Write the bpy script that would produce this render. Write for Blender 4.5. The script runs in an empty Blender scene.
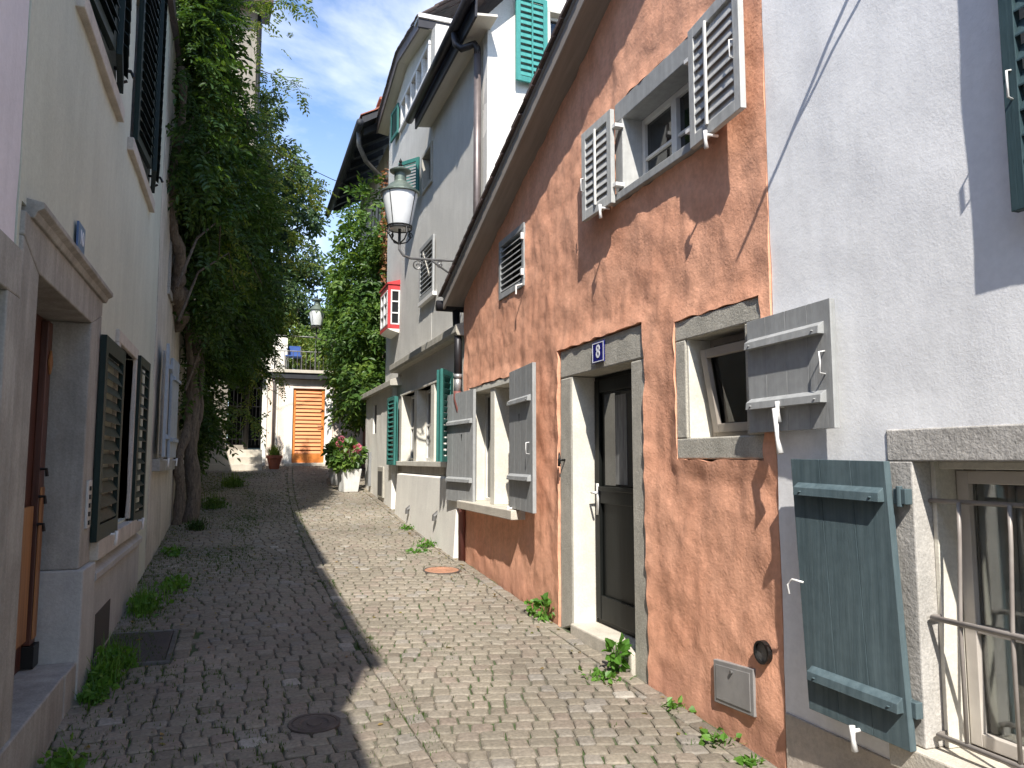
import bpy, bmesh, math, random
import numpy as np
from mathutils import Vector, Matrix, noise
R = math.radians
random.seed(7)
rng = np.random.default_rng(7)
scene = bpy.context.scene

# ------------------------------------------------------------ camera
YAW, PITCH = R(19.479), R(5.644)
cam_d = bpy.data.cameras.new("camera"); cam = bpy.data.objects.new("camera", cam_d)
scene.collection.objects.link(cam)
cam.rotation_euler = (math.pi/2 + PITCH, 0, -YAW)
cam_d.sensor_width = 36; cam_d.lens = 769/1024*36
cam_d.clip_start = 0.05; cam_d.clip_end = 3000
scene.camera = cam

# ------------------------------------------------------------ sky and sun
SUN = Vector((0.295, 0.88, -1.0)).normalized()          # the way the light travels
w = bpy.data.worlds.new("World"); scene.world = w; w.use_nodes = True
nt = w.node_tree; nt.nodes.clear()
out = nt.nodes.new('ShaderNodeOutputWorld'); bg = nt.nodes.new('ShaderNodeBackground')
sky = nt.nodes.new('ShaderNodeTexSky'); sky.sky_type = 'NISHITA'; sky.sun_disc = False
sky.sun_elevation = math.asin(-SUN.z); sky.sun_rotation = math.atan2(-SUN.x, -SUN.y)
sky.air_density = 1.0; sky.dust_density = 0.8; sky.ozone_density = 1.5; sky.altitude = 400
tc = nt.nodes.new('ShaderNodeTexCoord')
mp = nt.nodes.new('ShaderNodeMapping'); mp.inputs['Scale'].default_value = (1.0, 1.0, 1.9)
mp.inputs['Location'].default_value = (0.35, 0.1, 0.3)
nz = nt.nodes.new('ShaderNodeTexNoise'); nz.inputs['Scale'].default_value = 2.6
nz.inputs['Detail'].default_value = 8; nz.inputs['Roughness'].default_value = 0.55; nz.inputs['Distortion'].default_value = 0.5
rp = nt.nodes.new('ShaderNodeValToRGB'); rp.color_ramp.elements[0].position = 0.53; rp.color_ramp.elements[1].position = 0.82
sx = nt.nodes.new('ShaderNodeSeparateXYZ')
hr = nt.nodes.new('ShaderNodeMapRange'); hr.inputs[1].default_value = 0.12; hr.inputs[2].default_value = 0.46
hr.inputs[3].default_value = 0.42; hr.inputs[4].default_value = 0.0
ad = nt.nodes.new('ShaderNodeMath'); ad.operation = 'ADD'; ad.use_clamp = True
mx = nt.nodes.new('ShaderNodeMix'); mx.data_type = 'RGBA'
mx.inputs[7].default_value = (6.0, 6.2, 6.5, 1)
tint = nt.nodes.new('ShaderNodeMix'); tint.data_type = 'RGBA'; tint.blend_type = 'MULTIPLY'
tint.inputs[0].default_value = 1; tint.inputs[7].default_value = (0.80, 0.96, 1.12, 1)
L = nt.links.new
L(tc.outputs['Generated'], mp.inputs[0]); L(mp.outputs[0], nz.inputs[0]); L(nz.outputs[0], rp.inputs[0])
L(tc.outputs['Generated'], sx.inputs[0]); L(sx.outputs[2], hr.inputs[0])
L(rp.outputs[0], ad.inputs[0]); L(hr.outputs[0], ad.inputs[1]); L(ad.outputs[0], mx.inputs[0])
L(sky.outputs[0], tint.inputs[6]); L(tint.outputs[2], mx.inputs[6])
L(mx.outputs[2], bg.inputs[0]); L(bg.outputs[0], out.inputs[0])
bg.inputs[1].default_value = 0.15
sl = bpy.data.lights.new("sun", 'SUN'); sl.energy = 4.8; sl.angle = R(0.55); sl.color = (1.0, 0.95, 0.87)
so = bpy.data.objects.new("sun", sl); scene.collection.objects.link(so)
so.rotation_euler = SUN.to_track_quat('-Z', 'Y').to_euler(); so.location = (-5, -10, 20)
vs = scene.view_settings
scene.display_settings.display_device = 'sRGB'
vs.view_transform = 'Standard'; vs.look = 'None'; vs.gamma = 1; vs.use_curve_mapping = False
vs.exposure = 0.78

# ------------------------------------------------------------ helpers
COL = scene.collection
def tag(o, label=None, cat=None, group=None, kind=None):
    if label: o['label'] = label
    if cat: o['category'] = cat
    if group: o['group'] = group
    if kind: o['kind'] = kind
    return o
def thing(name, label, cat, loc=(0, 0, 0), group=None):
    o = bpy.data.objects.new(name, None); COL.objects.link(o); o.location = loc
    o.empty_display_size = 0.2
    return tag(o, label, cat, group)

class Fr:
    """frame: u along the wall, n out of it, z up"""
    def __init__(s, o, u, n): s.o = Vector(o); s.u = Vector(u).normalized(); s.n = Vector(n).normalized()
    lean = 0.0; zr = 0.0
    def P(s, u, n, z): return s.o + s.u*(u + s.lean*(z-s.zr)) + s.n*n + Vector((0, 0, z))
def right(X): return Fr((X, 0, 0), (0, 1, 0), (-1, 0, 0))
def left(X): return Fr((X, 0, 0), (0, 1, 0), (1, 0, 0))
def facing(Y): return Fr((0, Y, 0), (1, 0, 0), (0, -1, 0))

class MB:
    def __init__(s): s.v = []; s.f = []
    def add(s, vs_, fs):
        b = len(s.v); s.v.extend(tuple(p) for p in vs_); s.f.extend([tuple(i+b for i in f) for f in fs]); return s
    def hexa(s, p):
        return s.add(p, [(0, 3, 2, 1), (4, 5, 6, 7), (0, 1, 5, 4), (1, 2, 6, 5), (2, 3, 7, 6), (3, 0, 4, 7)])
    def box(s, fr, u0, u1, n0, n1, z0, z1):
        q = [fr.P(u0, n0, z0), fr.P(u1, n0, z0), fr.P(u1, n1, z0), fr.P(u0, n1, z0),
             fr.P(u0, n0, z1), fr.P(u1, n0, z1), fr.P(u1, n1, z1), fr.P(u0, n1, z1)]
        return s.hexa(q)
    def prism(s, fr, pts, n0, n1):
        k = len(pts)
        vs_ = [fr.P(u, n0, z) for u, z in pts] + [fr.P(u, n1, z) for u, z in pts]
        fs = [tuple(range(k)), tuple(range(2*k-1, k-1, -1))] + [(i, (i+1) % k, k+(i+1) % k, k+i) for i in range(k)]
        return s.add(vs_, fs)
    def slab(s, q, t):
        q = [Vector(p) for p in q]; t = Vector(t)
        return s.hexa(q + [p+t for p in q])
    def tube(s, path, r, seg=8, caps=True):
        path = [Vector(p) for p in path]; n = len(path)
        rs = r if isinstance(r, (list, tuple)) else [r]*n
        b = len(s.v); prev = None
        for i, p in enumerate(path):
            d = (path[min(i+1, n-1)] - path[max(i-1, 0)]).normalized()
            if prev is None:
                a = d.orthogonal().normalized()
            else:
                a = prev - d*prev.dot(d)
                a = a.normalized() if a.length > 1e-5 else d.orthogonal().normalized()
            prev = a; c = d.cross(a)
            for k in range(seg):
                t = 2*math.pi*k/seg
                s.v.append(tuple(p + (a*math.cos(t)+c*math.sin(t))*rs[i]))
        for i in range(n-1):
            for k in range(seg):
                s.f.append((b+i*seg+k, b+i*seg+(k+1) % seg, b+(i+1)*seg+(k+1) % seg, b+(i+1)*seg+k))
        if caps:
            s.f.append(tuple(b+k for k in reversed(range(seg)))); s.f.append(tuple(b+(n-1)*seg+k for k in range(seg)))
        return s
    def lathe(s, c, prof, seg=16, sx=1, rot=0):
        c = Vector(c); b = len(s.v)
        for r, z in prof:
            for k in range(seg):
                t = 2*math.pi*k/seg+rot
                s.v.append((c.x+r*math.cos(t)*sx, c.y+r*math.sin(t), c.z+z))
        for i in range(len(prof)-1):
            for k in range(seg):
                s.f.append((b+i*seg+k, b+i*seg+(k+1) % seg, b+(i+1)*seg+(k+1) % seg, b+(i+1)*seg+k))
        s.f.append(tuple(b+k for k in reversed(range(seg))))
        e = b+(len(prof)-1)*seg; s.f.append(tuple(e+k for k in range(seg)))
        return s
    def build(s, name, m, parent=None, bevel=0, smooth=False, recalc=True):
        me = bpy.data.meshes.new(name); me.from_pydata(s.v, [], s.f)
        if recalc:
            bm = bmesh.new(); bm.from_mesh(me); bmesh.ops.recalc_face_normals(bm, faces=bm.faces[:]); bm.to_mesh(me); bm.free()
        if smooth: me.polygons.foreach_set('use_smooth', [True]*len(me.polygons))
        me.materials.append(m)
        o = bpy.data.objects.new(name, me); COL.objects.link(o)
        if parent:
            o.parent = parent
            loc = Vector((0, 0, 0)); q = parent
            while q: loc += q.location; q = q.parent
            o.location = -loc
        if bevel:
            bv = o.modifiers.new('bevel', 'BEVEL'); bv.width = bevel; bv.segments = 2; bv.limit_method = 'ANGLE'; bv.angle_limit = R(40)
        return o

# ------------------------------------------------------------ materials
def mat(name, c, rough=0.8, c2=None, ns=3.0, nmix=(0.4, 0.65), bump=0.0, bs=40.0, bump2=0.0, bs2=6.0, metal=0.0,
        streak=0.0, fleck=0.0, fs=120.0, island=0.0, dist=0.01, spec=0.5, stretch=None, dirt=None):
    m = bpy.data.materials.new(name); m.use_nodes = True; n = m.node_tree; n.nodes.clear(); K = n.links.new
    o = n.nodes.new('ShaderNodeOutputMaterial'); p = n.nodes.new('ShaderNodeBsdfPrincipled'); K(p.outputs[0], o.inputs[0])
    p.inputs['Roughness'].default_value = rough; p.inputs['Metallic'].default_value = metal
    p.inputs['Specular IOR Level'].default_value = spec
    co = n.nodes.new('ShaderNodeTexCoord').outputs['Object']
    if stretch:
        ma = n.nodes.new('ShaderNodeMapping'); ma.inputs['Scale'].default_value = stretch; K(co, ma.inputs[0]); cs = ma.outputs[0]
    else: cs = co
    def noi(scale, src, detail=6, rg=0.6):
        t = n.nodes.new('ShaderNodeTexNoise'); t.inputs['Scale'].default_value = scale
        t.inputs['Detail'].default_value = detail; t.inputs['Roughness'].default_value = rg; K(src, t.inputs[0]); return t.outputs[0]
    def mrange(src, a, b, c_=0.0, d=1.0):
        t = n.nodes.new('ShaderNodeMapRange'); K(src, t.inputs[0])
        t.inputs[1].default_value = a; t.inputs[2].default_value = b; t.inputs[3].default_value = c_; t.inputs[4].default_value = d
        return t.outputs[0]
    def mix(fac, A, B, mode='MIX'):
        t = n.nodes.new('ShaderNodeMix'); t.data_type = 'RGBA'; t.blend_type = mode
        if isinstance(fac, float): t.inputs[0].default_value = fac
        else: K(fac, t.inputs[0])
        for i, X in ((6, A), (7, B)):
            if isinstance(X, tuple): t.inputs[i].default_value = (*X[:3], 1)
            else: K(X, t.inputs[i])
        return t.outputs[2]
    cur = tuple(c)
    if c2: cur = mix(mrange(noi(ns, cs), *nmix), tuple(c), tuple(c2))
    if fleck:
        g = mrange(noi(fs, co, 2), 0.35, 0.65, 1-fleck, 1+fleck)
        gg = n.nodes.new('ShaderNodeCombineColor'); [K(g, gg.inputs[i]) for i in range(3)]
        cur = mix(1.0, cur, gg.outputs[0], 'MULTIPLY')
    if streak:
        ma = n.nodes.new('ShaderNodeMapping'); ma.inputs['Scale'].default_value = (7, 7, 0.5); K(co, ma.inputs[0])
        g = mrange(noi(1.4, ma.outputs[0], 7), 0.38, 0.62, 1-streak, 1.0)
        gg = n.nodes.new('ShaderNodeCombineColor'); [K(g, gg.inputs[i]) for i in range(3)]
        cur = mix(1.0, cur, gg.outputs[0], 'MULTIPLY')
    if dirt:   # (colour, z_low, z_high): splash stains rising from the street
        geo = n.nodes.new('ShaderNodeNewGeometry'); sp = n.nodes.new('ShaderNodeSeparateXYZ'); K(geo.outputs['Position'], sp.inputs[0])
        sl_ = n.nodes.new('ShaderNodeMath'); sl_.operation = 'MULTIPLY_ADD'; K(sp.outputs[1], sl_.inputs[0]); sl_.inputs[1].default_value = -0.055; K(sp.outputs[2], sl_.inputs[2])
        nn = n.nodes.new('ShaderNodeMath'); nn.operation = 'MULTIPLY_ADD'; K(noi(3.0, co), nn.inputs[0]); nn.inputs[1].default_value = -0.7; K(sl_.outputs[0], nn.inputs[2])
        cur = mix(mrange(nn.outputs[0], dirt[1]-0.35, dirt[2]-0.35, 0.8, 0.0), cur, tuple(dirt[0]))
    if island:
        geo = n.nodes.new('ShaderNodeNewGeometry')
        g = mrange(geo.outputs['Random Per Island'], 0, 1, 1-island, 1+island)
        gg = n.nodes.new('ShaderNodeCombineColor'); [K(g, gg.inputs[i]) for i in range(3)]
        cur = mix(1.0, cur, gg.outputs[0], 'MULTIPLY')
    if isinstance(cur, tuple): p.inputs['Base Color'].default_value = (*cur, 1)
    else: K(cur, p.inputs['Base Color'])
    last = None
    for st, sc in ((bump2, bs2), (bump, bs)):
        if st:
            b = n.nodes.new('ShaderNodeBump'); b.inputs['Strength'].default_value = st; b.inputs['Distance'].default_value = dist
            K(noi(sc, cs, 5), b.inputs['Height'])
            if last: K(last, b.inputs['Normal'])
            last = b.outputs[0]
    if last: K(last, p.inputs['Normal'])
    return m

def leafmat(name, cols, rough=0.45, trans=0.35):
    m = bpy.data.materials.new(name); m.use_nodes = True; n = m.node_tree; n.nodes.clear(); K = n.links.new
    o = n.nodes.new('ShaderNodeOutputMaterial'); p = n.nodes.new('ShaderNodeBsdfPrincipled')
    t = n.nodes.new('ShaderNodeBsdfTranslucent'); mxs = n.nodes.new('ShaderNodeMixShader'); mxs.inputs[0].default_value = trans
    geo = n.nodes.new('ShaderNodeNewGeometry'); r = n.nodes.new('ShaderNodeValToRGB'); e = r.color_ramp.elements
    while len(e) < len(cols): e.new(0.5)
    for i, (pos, c) in enumerate(cols): e[i].position = pos; e[i].color = (*c, 1)
    co = n.nodes.new('ShaderNodeTexCoord').outputs['Object']
    nn = n.nodes.new('ShaderNodeTexNoise'); nn.inputs['Scale'].default_value = 1.3; nn.inputs['Detail'].default_value = 3; K(co, nn.inputs[0])
    md = n.nodes.new('ShaderNodeMath'); md.operation = 'MULTIPLY_ADD'; K(geo.outputs['Random Per Island'], md.inputs[0]); md.inputs[1].default_value = 0.55
    m2 = n.nodes.new('ShaderNodeMath'); m2.operation = 'MULTIPLY_ADD'; K(nn.outputs[0], m2.inputs[0]); m2.inputs[1].default_value = 1.1; m2.inputs[2].default_value = -0.33
    K(m2.outputs[0], md.inputs[2]); K(md.outputs[0], r.inputs[0])
    K(r.outputs[0], p.inputs['Base Color']); p.inputs['Roughness'].default_value = rough; p.inputs['Specular IOR Level'].default_value = 0.35
    br = n.nodes.new('ShaderNodeMix'); br.data_type = 'RGBA'; br.blend_type = 'MULTIPLY'; br.inputs[0].default_value = 1
    K(r.outputs[0], br.inputs[6]); br.inputs[7].default_value = (1.6, 1.5, 0.6, 1); K(br.outputs[2], t.inputs[0])
    K(p.outputs[0], mxs.inputs[1]); K(t.outputs[0], mxs.inputs[2]); K(mxs.outputs[0], o.inputs[0])
    return m

def glassmat(name, tint_=(0.9, 0.93, 0.92), gl=0.12, rough=0.02):
    m = bpy.data.materials.new(name); m.use_nodes = True; n = m.node_tree; n.nodes.clear(); K = n.links.new
    o = n.nodes.new('ShaderNodeOutputMaterial'); a = n.nodes.new('ShaderNodeBsdfTransparent'); a.inputs[0].default_value = (*tint_, 1)
    g = n.nodes.new('ShaderNodeBsdfGlossy'); g.inputs['Roughness'].default_value = rough
    f = n.nodes.new('ShaderNodeFresnel'); f.inputs[0].default_value = 1.5
    ad_ = n.nodes.new('ShaderNodeMath'); ad_.operation = 'ADD'; K(f.outputs[0], ad_.inputs[0]); ad_.inputs[1].default_value = gl*0.3
    x = n.nodes.new('ShaderNodeMixShader'); K(ad_.outputs[0], x.inputs[0]); K(a.outputs[0], x.inputs[1]); K(g.outputs[0], x.inputs[2]); K(x.outputs[0], o.inputs[0])
    return m

M = {}
M['orange'] = mat('terracotta_stucco', (0.77, 0.405, 0.265), 0.92, (0.72, 0.35, 0.22), 2.3, (0.35, 0.7), bump=0.30, bs=60, bump2=0.50, bs2=12, dist=0.010, fleck=0.08, fs=26, streak=0.10, spec=0.2, dirt=((0.50, 0.25, 0.17), -1.62, -1.3))
M['white'] = mat('white_stucco', (0.87, 0.87, 0.875), 0.9, (0.81, 0.81, 0.82), 1.6, (0.35, 0.7), bump=0.16, bs=90, bump2=0.22, bs2=11, dist=0.007, fleck=0.03, fs=30, streak=0.05, spec=0.2)
M['plinth'] = mat('beige_plinth_render', (0.50, 0.43, 0.36), 0.9, (0.40, 0.35, 0.30), 4, bump=0.4, bs=60, bump2=0.3, bs2=12, fleck=0.08, fs=40)
M['stone'] = mat('grey_sandstone', (0.48, 0.45, 0.385), 0.9, (0.37, 0.35, 0.30), 5, (0.35, 0.7), bump=0.45, bs=85, bump2=0.4, bs2=18, dist=0.008, fleck=0.14, fs=110, streak=0.12, spec=0.2)
M['greystone'] = mat('pale_grey_stone', (0.50, 0.475, 0.44), 0.9, (0.40, 0.38, 0.35), 5, bump=0.5, bs=60, bump2=0.35, bs2=16, dist=0.008, fleck=0.12, fs=90, streak=0.1, spec=0.2)
M['stonewarm'] = mat('pale_warm_stone', (0.56, 0.51, 0.43), 0.9, (0.47, 0.43, 0.36), 5, bump=0.4, bs=70, bump2=0.3, bs2=16, dist=0.008, fleck=0.10, fs=100, streak=0.08, spec=0.2)
M['jamb'] = mat('pale_painted_stone', (0.66, 0.63, 0.55), 0.85, (0.56, 0.53, 0.46), 4, bump=0.25, bs=60, bump2=0.25, bs2=12, dist=0.008, fleck=0.06, fs=60, spec=0.2)
M['greywall'] = mat('grey_roughcast', (0.62, 0.60, 0.555), 0.95, (0.55, 0.53, 0.49), 2.2, (0.35, 0.7), bump=0.7, bs=110, bump2=0.25, bs2=10, dist=0.01, fleck=0.12, fs=160, streak=0.05, spec=0.15, dirt=((0.31, 0.28, 0.23), -1.75, -1.3))
M['cream'] = mat('cream_render', (0.80, 0.77, 0.70), 0.9, (0.72, 0.69, 0.63), 2, bump=0.3, bs=80, bump2=0.2, bs2=8, fleck=0.05, fs=60, streak=0.05, spec=0.2)
M['pinkcream'] = mat('pale_pink_render', (0.80, 0.68, 0.58), 0.9, (0.70, 0.59, 0.50), 2.5, bump=0.3, bs=50, bump2=0.3, bs2=8, fleck=0.05, fs=40, streak=0.1, spec=0.2)
M['greenwall'] = mat('pale_green_render', (0.56, 0.58, 0.49), 0.9, (0.48, 0.505, 0.43), 1.3, (0.35, 0.7), bump=0.3, bs=70, bump2=0.35, bs2=5, dist=0.008, fleck=0.04, fs=40, streak=0.06, spec=0.2)
M['lilacwall'] = mat('pale_lilac_render', (0.72, 0.68, 0.71), 0.9, (0.65, 0.61, 0.64), 1.5, bump=0.2, bs=60, bump2=0.2, bs2=6, fleck=0.03, fs=40, streak=0.06, spec=0.2)
M['beigewall'] = mat('faded_beige_render', (0.58, 0.54, 0.47), 0.9, (0.46, 0.43, 0.37), 2, bump=0.4, bs=60, bump2=0.3, bs2=6, fleck=0.08, fs=40, streak=0.2, spec=0.2)
M['brownwall'] = mat('grey_brown_render', (0.28, 0.25, 0.21), 0.9, (0.22, 0.195, 0.165), 2, bump=0.3, bs=40, streak=0.2, fleck=0.06, fs=30)
M['leftstone'] = mat('weathered_grey_stone', (0.375, 0.365, 0.335), 0.88, (0.29, 0.28, 0.255), 4, bump=0.35, bs=70, bump2=0.35, bs2=10, dist=0.008, fleck=0.08, fs=90, streak=0.22, spec=0.2)
M['leftplinth'] = mat('grey_plinth_render', (0.42, 0.42, 0.40), 0.88, (0.34, 0.34, 0.325), 3, bump=0.3, bs=60, bump2=0.25, bs2=8, fleck=0.06, fs=60, streak=0.1)
M['sand'] = mat('pale_sandstone_sill', (0.53, 0.49, 0.43), 0.9, (0.43, 0.40, 0.35), 6, bump=0.4, bs=70, fleck=0.08, fs=90, streak=0.1)
def woodpaint(name, c, c2, rough=0.6, st=(14, 14, 0.8)):
    return mat(name, c, rough, c2, 2.5, (0.35, 0.7), bump=0.35, bs=10, dist=0.004, stretch=st, fleck=0.06, fs=20, streak=0.14, spec=0.25)
M['greyshut'] = woodpaint('grey_painted_wood', (0.36, 0.365, 0.36), (0.31, 0.315, 0.31))
M['lightgrey'] = woodpaint('light_grey_painted_wood', (0.50, 0.50, 0.48), (0.44, 0.44, 0.42))
M['blueshut'] = woodpaint('blue_grey_painted_wood', (0.100, 0.138, 0.150), (0.062, 0.092, 0.103))
M['tealshut'] = woodpaint('teal_painted_wood', (0.07, 0.30, 0.27), (0.05, 0.24, 0.22))
M['tealdark'] = woodpaint('deep_teal_painted_wood', (0.045, 0.18, 0.155), (0.03, 0.13, 0.115))
M['darkgreen'] = woodpaint('dark_green_painted_wood', (0.007, 0.021, 0.018), (0.005, 0.014, 0.012), 0.5)
M['petrol'] = woodpaint('petrol_painted_wood', (0.05, 0.085, 0.095), (0.035, 0.065, 0.075), 0.5)
M['paleblue'] = woodpaint('pale_blue_painted_wood', (0.38, 0.43, 0.48), (0.30, 0.34, 0.38))
M['hat'] = M['greyshut']
M['blackdoor'] = mat('black_painted_wood', (0.010, 0.011, 0.0105), 0.45, (0.006, 0.007, 0.006), 3, spec=0.15, bump=0.1, bs=20, stretch=(10, 10, 1), dist=0.003)
M['browndoor'] = mat('varnished_dark_wood', (0.10, 0.035, 0.022), 0.4, (0.055, 0.02, 0.014), 2, bump=0.2, bs=12, stretch=(14, 14, 0.7), dist=0.004)
M['oakdoor'] = mat('worn_honey_wood', (0.36, 0.17, 0.06), 0.5, (0.20, 0.085, 0.03), 2, bump=0.2, bs=12, stretch=(14, 14, 0.7), dist=0.004)
M['orangedoor'] = mat('varnished_pine', (0.72, 0.26, 0.055), 0.45, (0.52, 0.15, 0.025), 1.4, (0.3, 0.7), bump=0.2, bs=10, stretch=(1.5, 8, 14), dist=0.004)
M['winframe'] = mat('off_white_window_paint', (0.70, 0.69, 0.65), 0.5, (0.62, 0.60, 0.56), 6, bump=0.1, bs=30, dist=0.003)
M['taupeframe'] = mat('pale_taupe_window_paint', (0.52, 0.48, 0.43), 0.5, (0.45, 0.41, 0.37), 6, bump=0.1, bs=30, dist=0.003)
M['brownframe'] = mat('taupe_window_paint', (0.33, 0.29, 0.25), 0.5, (0.28, 0.245, 0.21), 6, bump=0.1, bs=30, dist=0.003)
M['redpaint'] = mat('red_window_paint', (0.50, 0.035, 0.04), 0.5, (0.40, 0.03, 0.03), 6)
M['glass'] = glassmat('window_glass'); M['dkglass'] = mat('dark_window_glass', (0.012, 0.014, 0.016), 0.04, spec=0.7)
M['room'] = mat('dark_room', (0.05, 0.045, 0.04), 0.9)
M['curtain'] = mat('white_net_curtain', (0.72, 0.70, 0.66), 0.9, (0.60, 0.58, 0.54), 6, bump=0.2, bs=120)
M['iron'] = mat('grey_iron', (0.16, 0.155, 0.15), 0.45, (0.10, 0.095, 0.09), 12, bump=0.15, bs=50, metal=0.4, dist=0.003)
M['railgrey'] = mat('taupe_iron_paint', (0.30, 0.27, 0.245), 0.45, (0.24, 0.21, 0.19), 12, bump=0.1, bs=50, dist=0.003)
M['black'] = mat('black_iron', (0.012, 0.012, 0.012), 0.45, metal=0.3)
M['lampgreen'] = mat('green_patina_metal', (0.17, 0.20, 0.165), 0.5, (0.11, 0.14, 0.115), 10, metal=0.5, bump=0.1, bs=40, dist=0.003)
M['frosted'] = mat('frosted_lamp_glass', (0.72, 0.73, 0.72), 0.25, (0.62, 0.63, 0.63), 4)
M['whitehw'] = mat('white_painted_iron', (0.75, 0.74, 0.72), 0.4, (0.62, 0.60, 0.58), 25, bump=0.1, bs=80, dist=0.002)
M['zinc'] = mat('weathered_brown_zinc', (0.20, 0.165, 0.155), 0.45, (0.14, 0.115, 0.11), 5, metal=0.5, bump=0.1, bs=30, dist=0.003)
M['zinclight'] = mat('light_grey_zinc', (0.34, 0.34, 0.34), 0.4, (0.26, 0.26, 0.26), 5, metal=0.5)
M['redpipe'] = mat('rust_red_pipe_paint', (0.20, 0.075, 0.06), 0.5, (0.14, 0.05, 0.045), 6)
M['gutter'] = mat('dark_gutter_metal', (0.035, 0.033, 0.036), 0.45, (0.025, 0.023, 0.026), 6, metal=0.4)
M['eaveboard'] = mat('taupe_eave_boards', (0.27, 0.235, 0.205), 0.7, (0.22, 0.19, 0.165), 2, bump=0.2, bs=10, stretch=(12, 1, 1), dist=0.004)
M['soffit'] = mat('cream_soffit_boards', (0.60, 0.56, 0.48), 0.7, (0.54, 0.50, 0.43), 2, bump=0.15, bs=10, stretch=(10, 0.8, 1), dist=0.004)
M['darkeave'] = mat('dark_stained_eave', (0.020, 0.022, 0.028), 0.7, (0.013, 0.014, 0.018), 3, bump=0.2, bs=10, stretch=(8, 1, 1))
M['tile'] = mat('dark_clay_tiles', (0.10, 0.065, 0.055), 0.85, (0.06, 0.045, 0.04), 9, bump=0.4, bs=50, island=0.35, fleck=0.2, fs=60)
M['redtile'] = mat('red_clay_tiles', (0.36, 0.13, 0.08), 0.85, (0.24, 0.09, 0.06), 9, bump=0.3, bs=40, island=0.3)
M['bluetin'] = mat('blue_enamel', (0.012, 0.014, 0.16), 0.2); M['whitetin'] = mat('white_enamel', (0.80, 0.80, 0.84), 0.25)
M['softblue'] = mat('faded_blue_enamel', (0.05, 0.10, 0.22), 0.3)
M['hatch'] = mat('grey_painted_steel', (0.27, 0.26, 0.25), 0.5, (0.22, 0.21, 0.205), 8, bump=0.1, bs=40, dist=0.003)
M['cover'] = mat('rusted_cast_iron', (0.13, 0.105, 0.09), 0.7, (0.09, 0.07, 0.06), 9, bump=0.5, bs=60, metal=0.3)
M['redcover'] = mat('orange_rust_cover', (0.40, 0.20, 0.12), 0.8, (0.30, 0.15, 0.09), 9, bump=0.4, bs=60)
M['darkplate'] = mat('dark_steel_plate', (0.070, 0.058, 0.054), 0.6, (0.05, 0.042, 0.04), 4, bump=0.5, bs=90, metal=0.2)
M['bark'] = mat('wisteria_bark', (0.17, 0.135, 0.10), 0.9, (0.09, 0.07, 0.055), 6, bump=0.9, bs=14, stretch=(6, 6, 1), dist=0.03, fleck=0.15, fs=30)
M['deadvine'] = mat('dry_vine', (0.30, 0.17, 0.10), 0.9, (0.18, 0.10, 0.07), 12)
M['terracotta'] = mat('terracotta_pot', (0.42, 0.13, 0.07), 0.8, (0.32, 0.10, 0.06), 9, bump=0.2, bs=40)
M['planter'] = mat('white_concrete_planter', (0.74, 0.73, 0.70), 0.8, (0.60, 0.58, 0.54), 6, bump=0.25, bs=50, streak=0.2)
M['soil'] = mat('potting_soil', (0.04, 0.028, 0.018), 1, bump=0.8, bs=80)
M['bluecloth'] = mat('blue_canvas', (0.04, 0.10, 0.32), 0.8, (0.03, 0.07, 0.24), 8)
M['leaf_vine'] = leafmat('wisteria_leaves', [(0.0, (0.020, 0.045, 0.012)), (0.5, (0.042, 0.090, 0.020)), (0.85, (0.10, 0.17, 0.032)), (1.0, (0.22, 0.25, 0.05))])
M['leaf_tree'] = leafmat('tree_leaves', [(0.0, (0.035, 0.065, 0.03)), (0.5, (0.06, 0.11, 0.045)), (1.0, (0.15, 0.19, 0.075))])
M['leaf_bright'] = leafmat('creeper_leaves', [(0.0, (0.030, 0.07, 0.018)), (0.5, (0.075, 0.15, 0.030)), (1.0, (0.20, 0.29, 0.06))])
M['leaf_yellow'] = leafmat('yellow_green_leaves', [(0.0, (0.06, 0.12, 0.03)), (0.5, (0.13, 0.20, 0.045)), (1.0, (0.30, 0.29, 0.06))])
M['weed'] = leafmat('weed_leaves', [(0.0, (0.05, 0.13, 0.02)), (0.5, (0.09, 0.21, 0.03)), (1.0, (0.18, 0.33, 0.06))])
M['grass'] = leafmat('joint_grass', [(0.0, (0.04, 0.08, 0.02)), (0.5, (0.07, 0.12, 0.03)), (1.0, (0.12, 0.16, 0.05))])
M['petal'] = leafmat('pink_petals', [(0.0, (0.50, 0.09, 0.20)), (0.5, (0.66, 0.18, 0.30)), (1.0, (0.80, 0.42, 0.50))])

# ------------------------------------------------------------ ground
GC = np.polyfit([0, 1.5, 3.1, 5, 8.6, 11, 13.5, 15.3, 18, 20], [-1.57, -1.50, -1.42, -1.33, -1.15, -0.97, -0.75, -0.57, -0.33, -0.14], 3)
def g(y):
    if y > 20: return float(np.polyval(GC, 20)) + (y-20)*0.06
    if y < 0: return float(np.polyval(GC, 0)) + y*0.04
    return float(np.polyval(GC, y))
def shader_ground():
    m = mat('joint_soil', (0.14, 0.12, 0.095), 0.95, (0.09, 0.078, 0.06), 8, bump=0.6, bs=60)
    n = m.node_tree; K = n.links.new
    p = [x for x in n.nodes if x.type == 'BSDF_PRINCIPLED'][0]; src = p.inputs['Base Color'].links[0].from_socket
    geo = n.nodes.new('ShaderNodeNewGeometry'); a = n.nodes.new('ShaderNodeTexNoise'); a.inputs['Scale'].default_value = 1.6; a.inputs['Detail'].default_value = 6
    K(geo.outputs['Position'], a.inputs[0])
    r = n.nodes.new('ShaderNodeMapRange'); r.inputs[1].default_value = 0.45; r.inputs[2].default_value = 0.58; K(a.outputs[0], r.inputs[0])
    x = n.nodes.new('ShaderNodeMix'); x.data_type = 'RGBA'; K(r.outputs[0], x.inputs[0]); K(src, x.inputs[6]); x.inputs[7].default_value = (0.045, 0.075, 0.02, 1)
    K(x.outputs[2], p.inputs['Base Color'])
    return m
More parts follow.
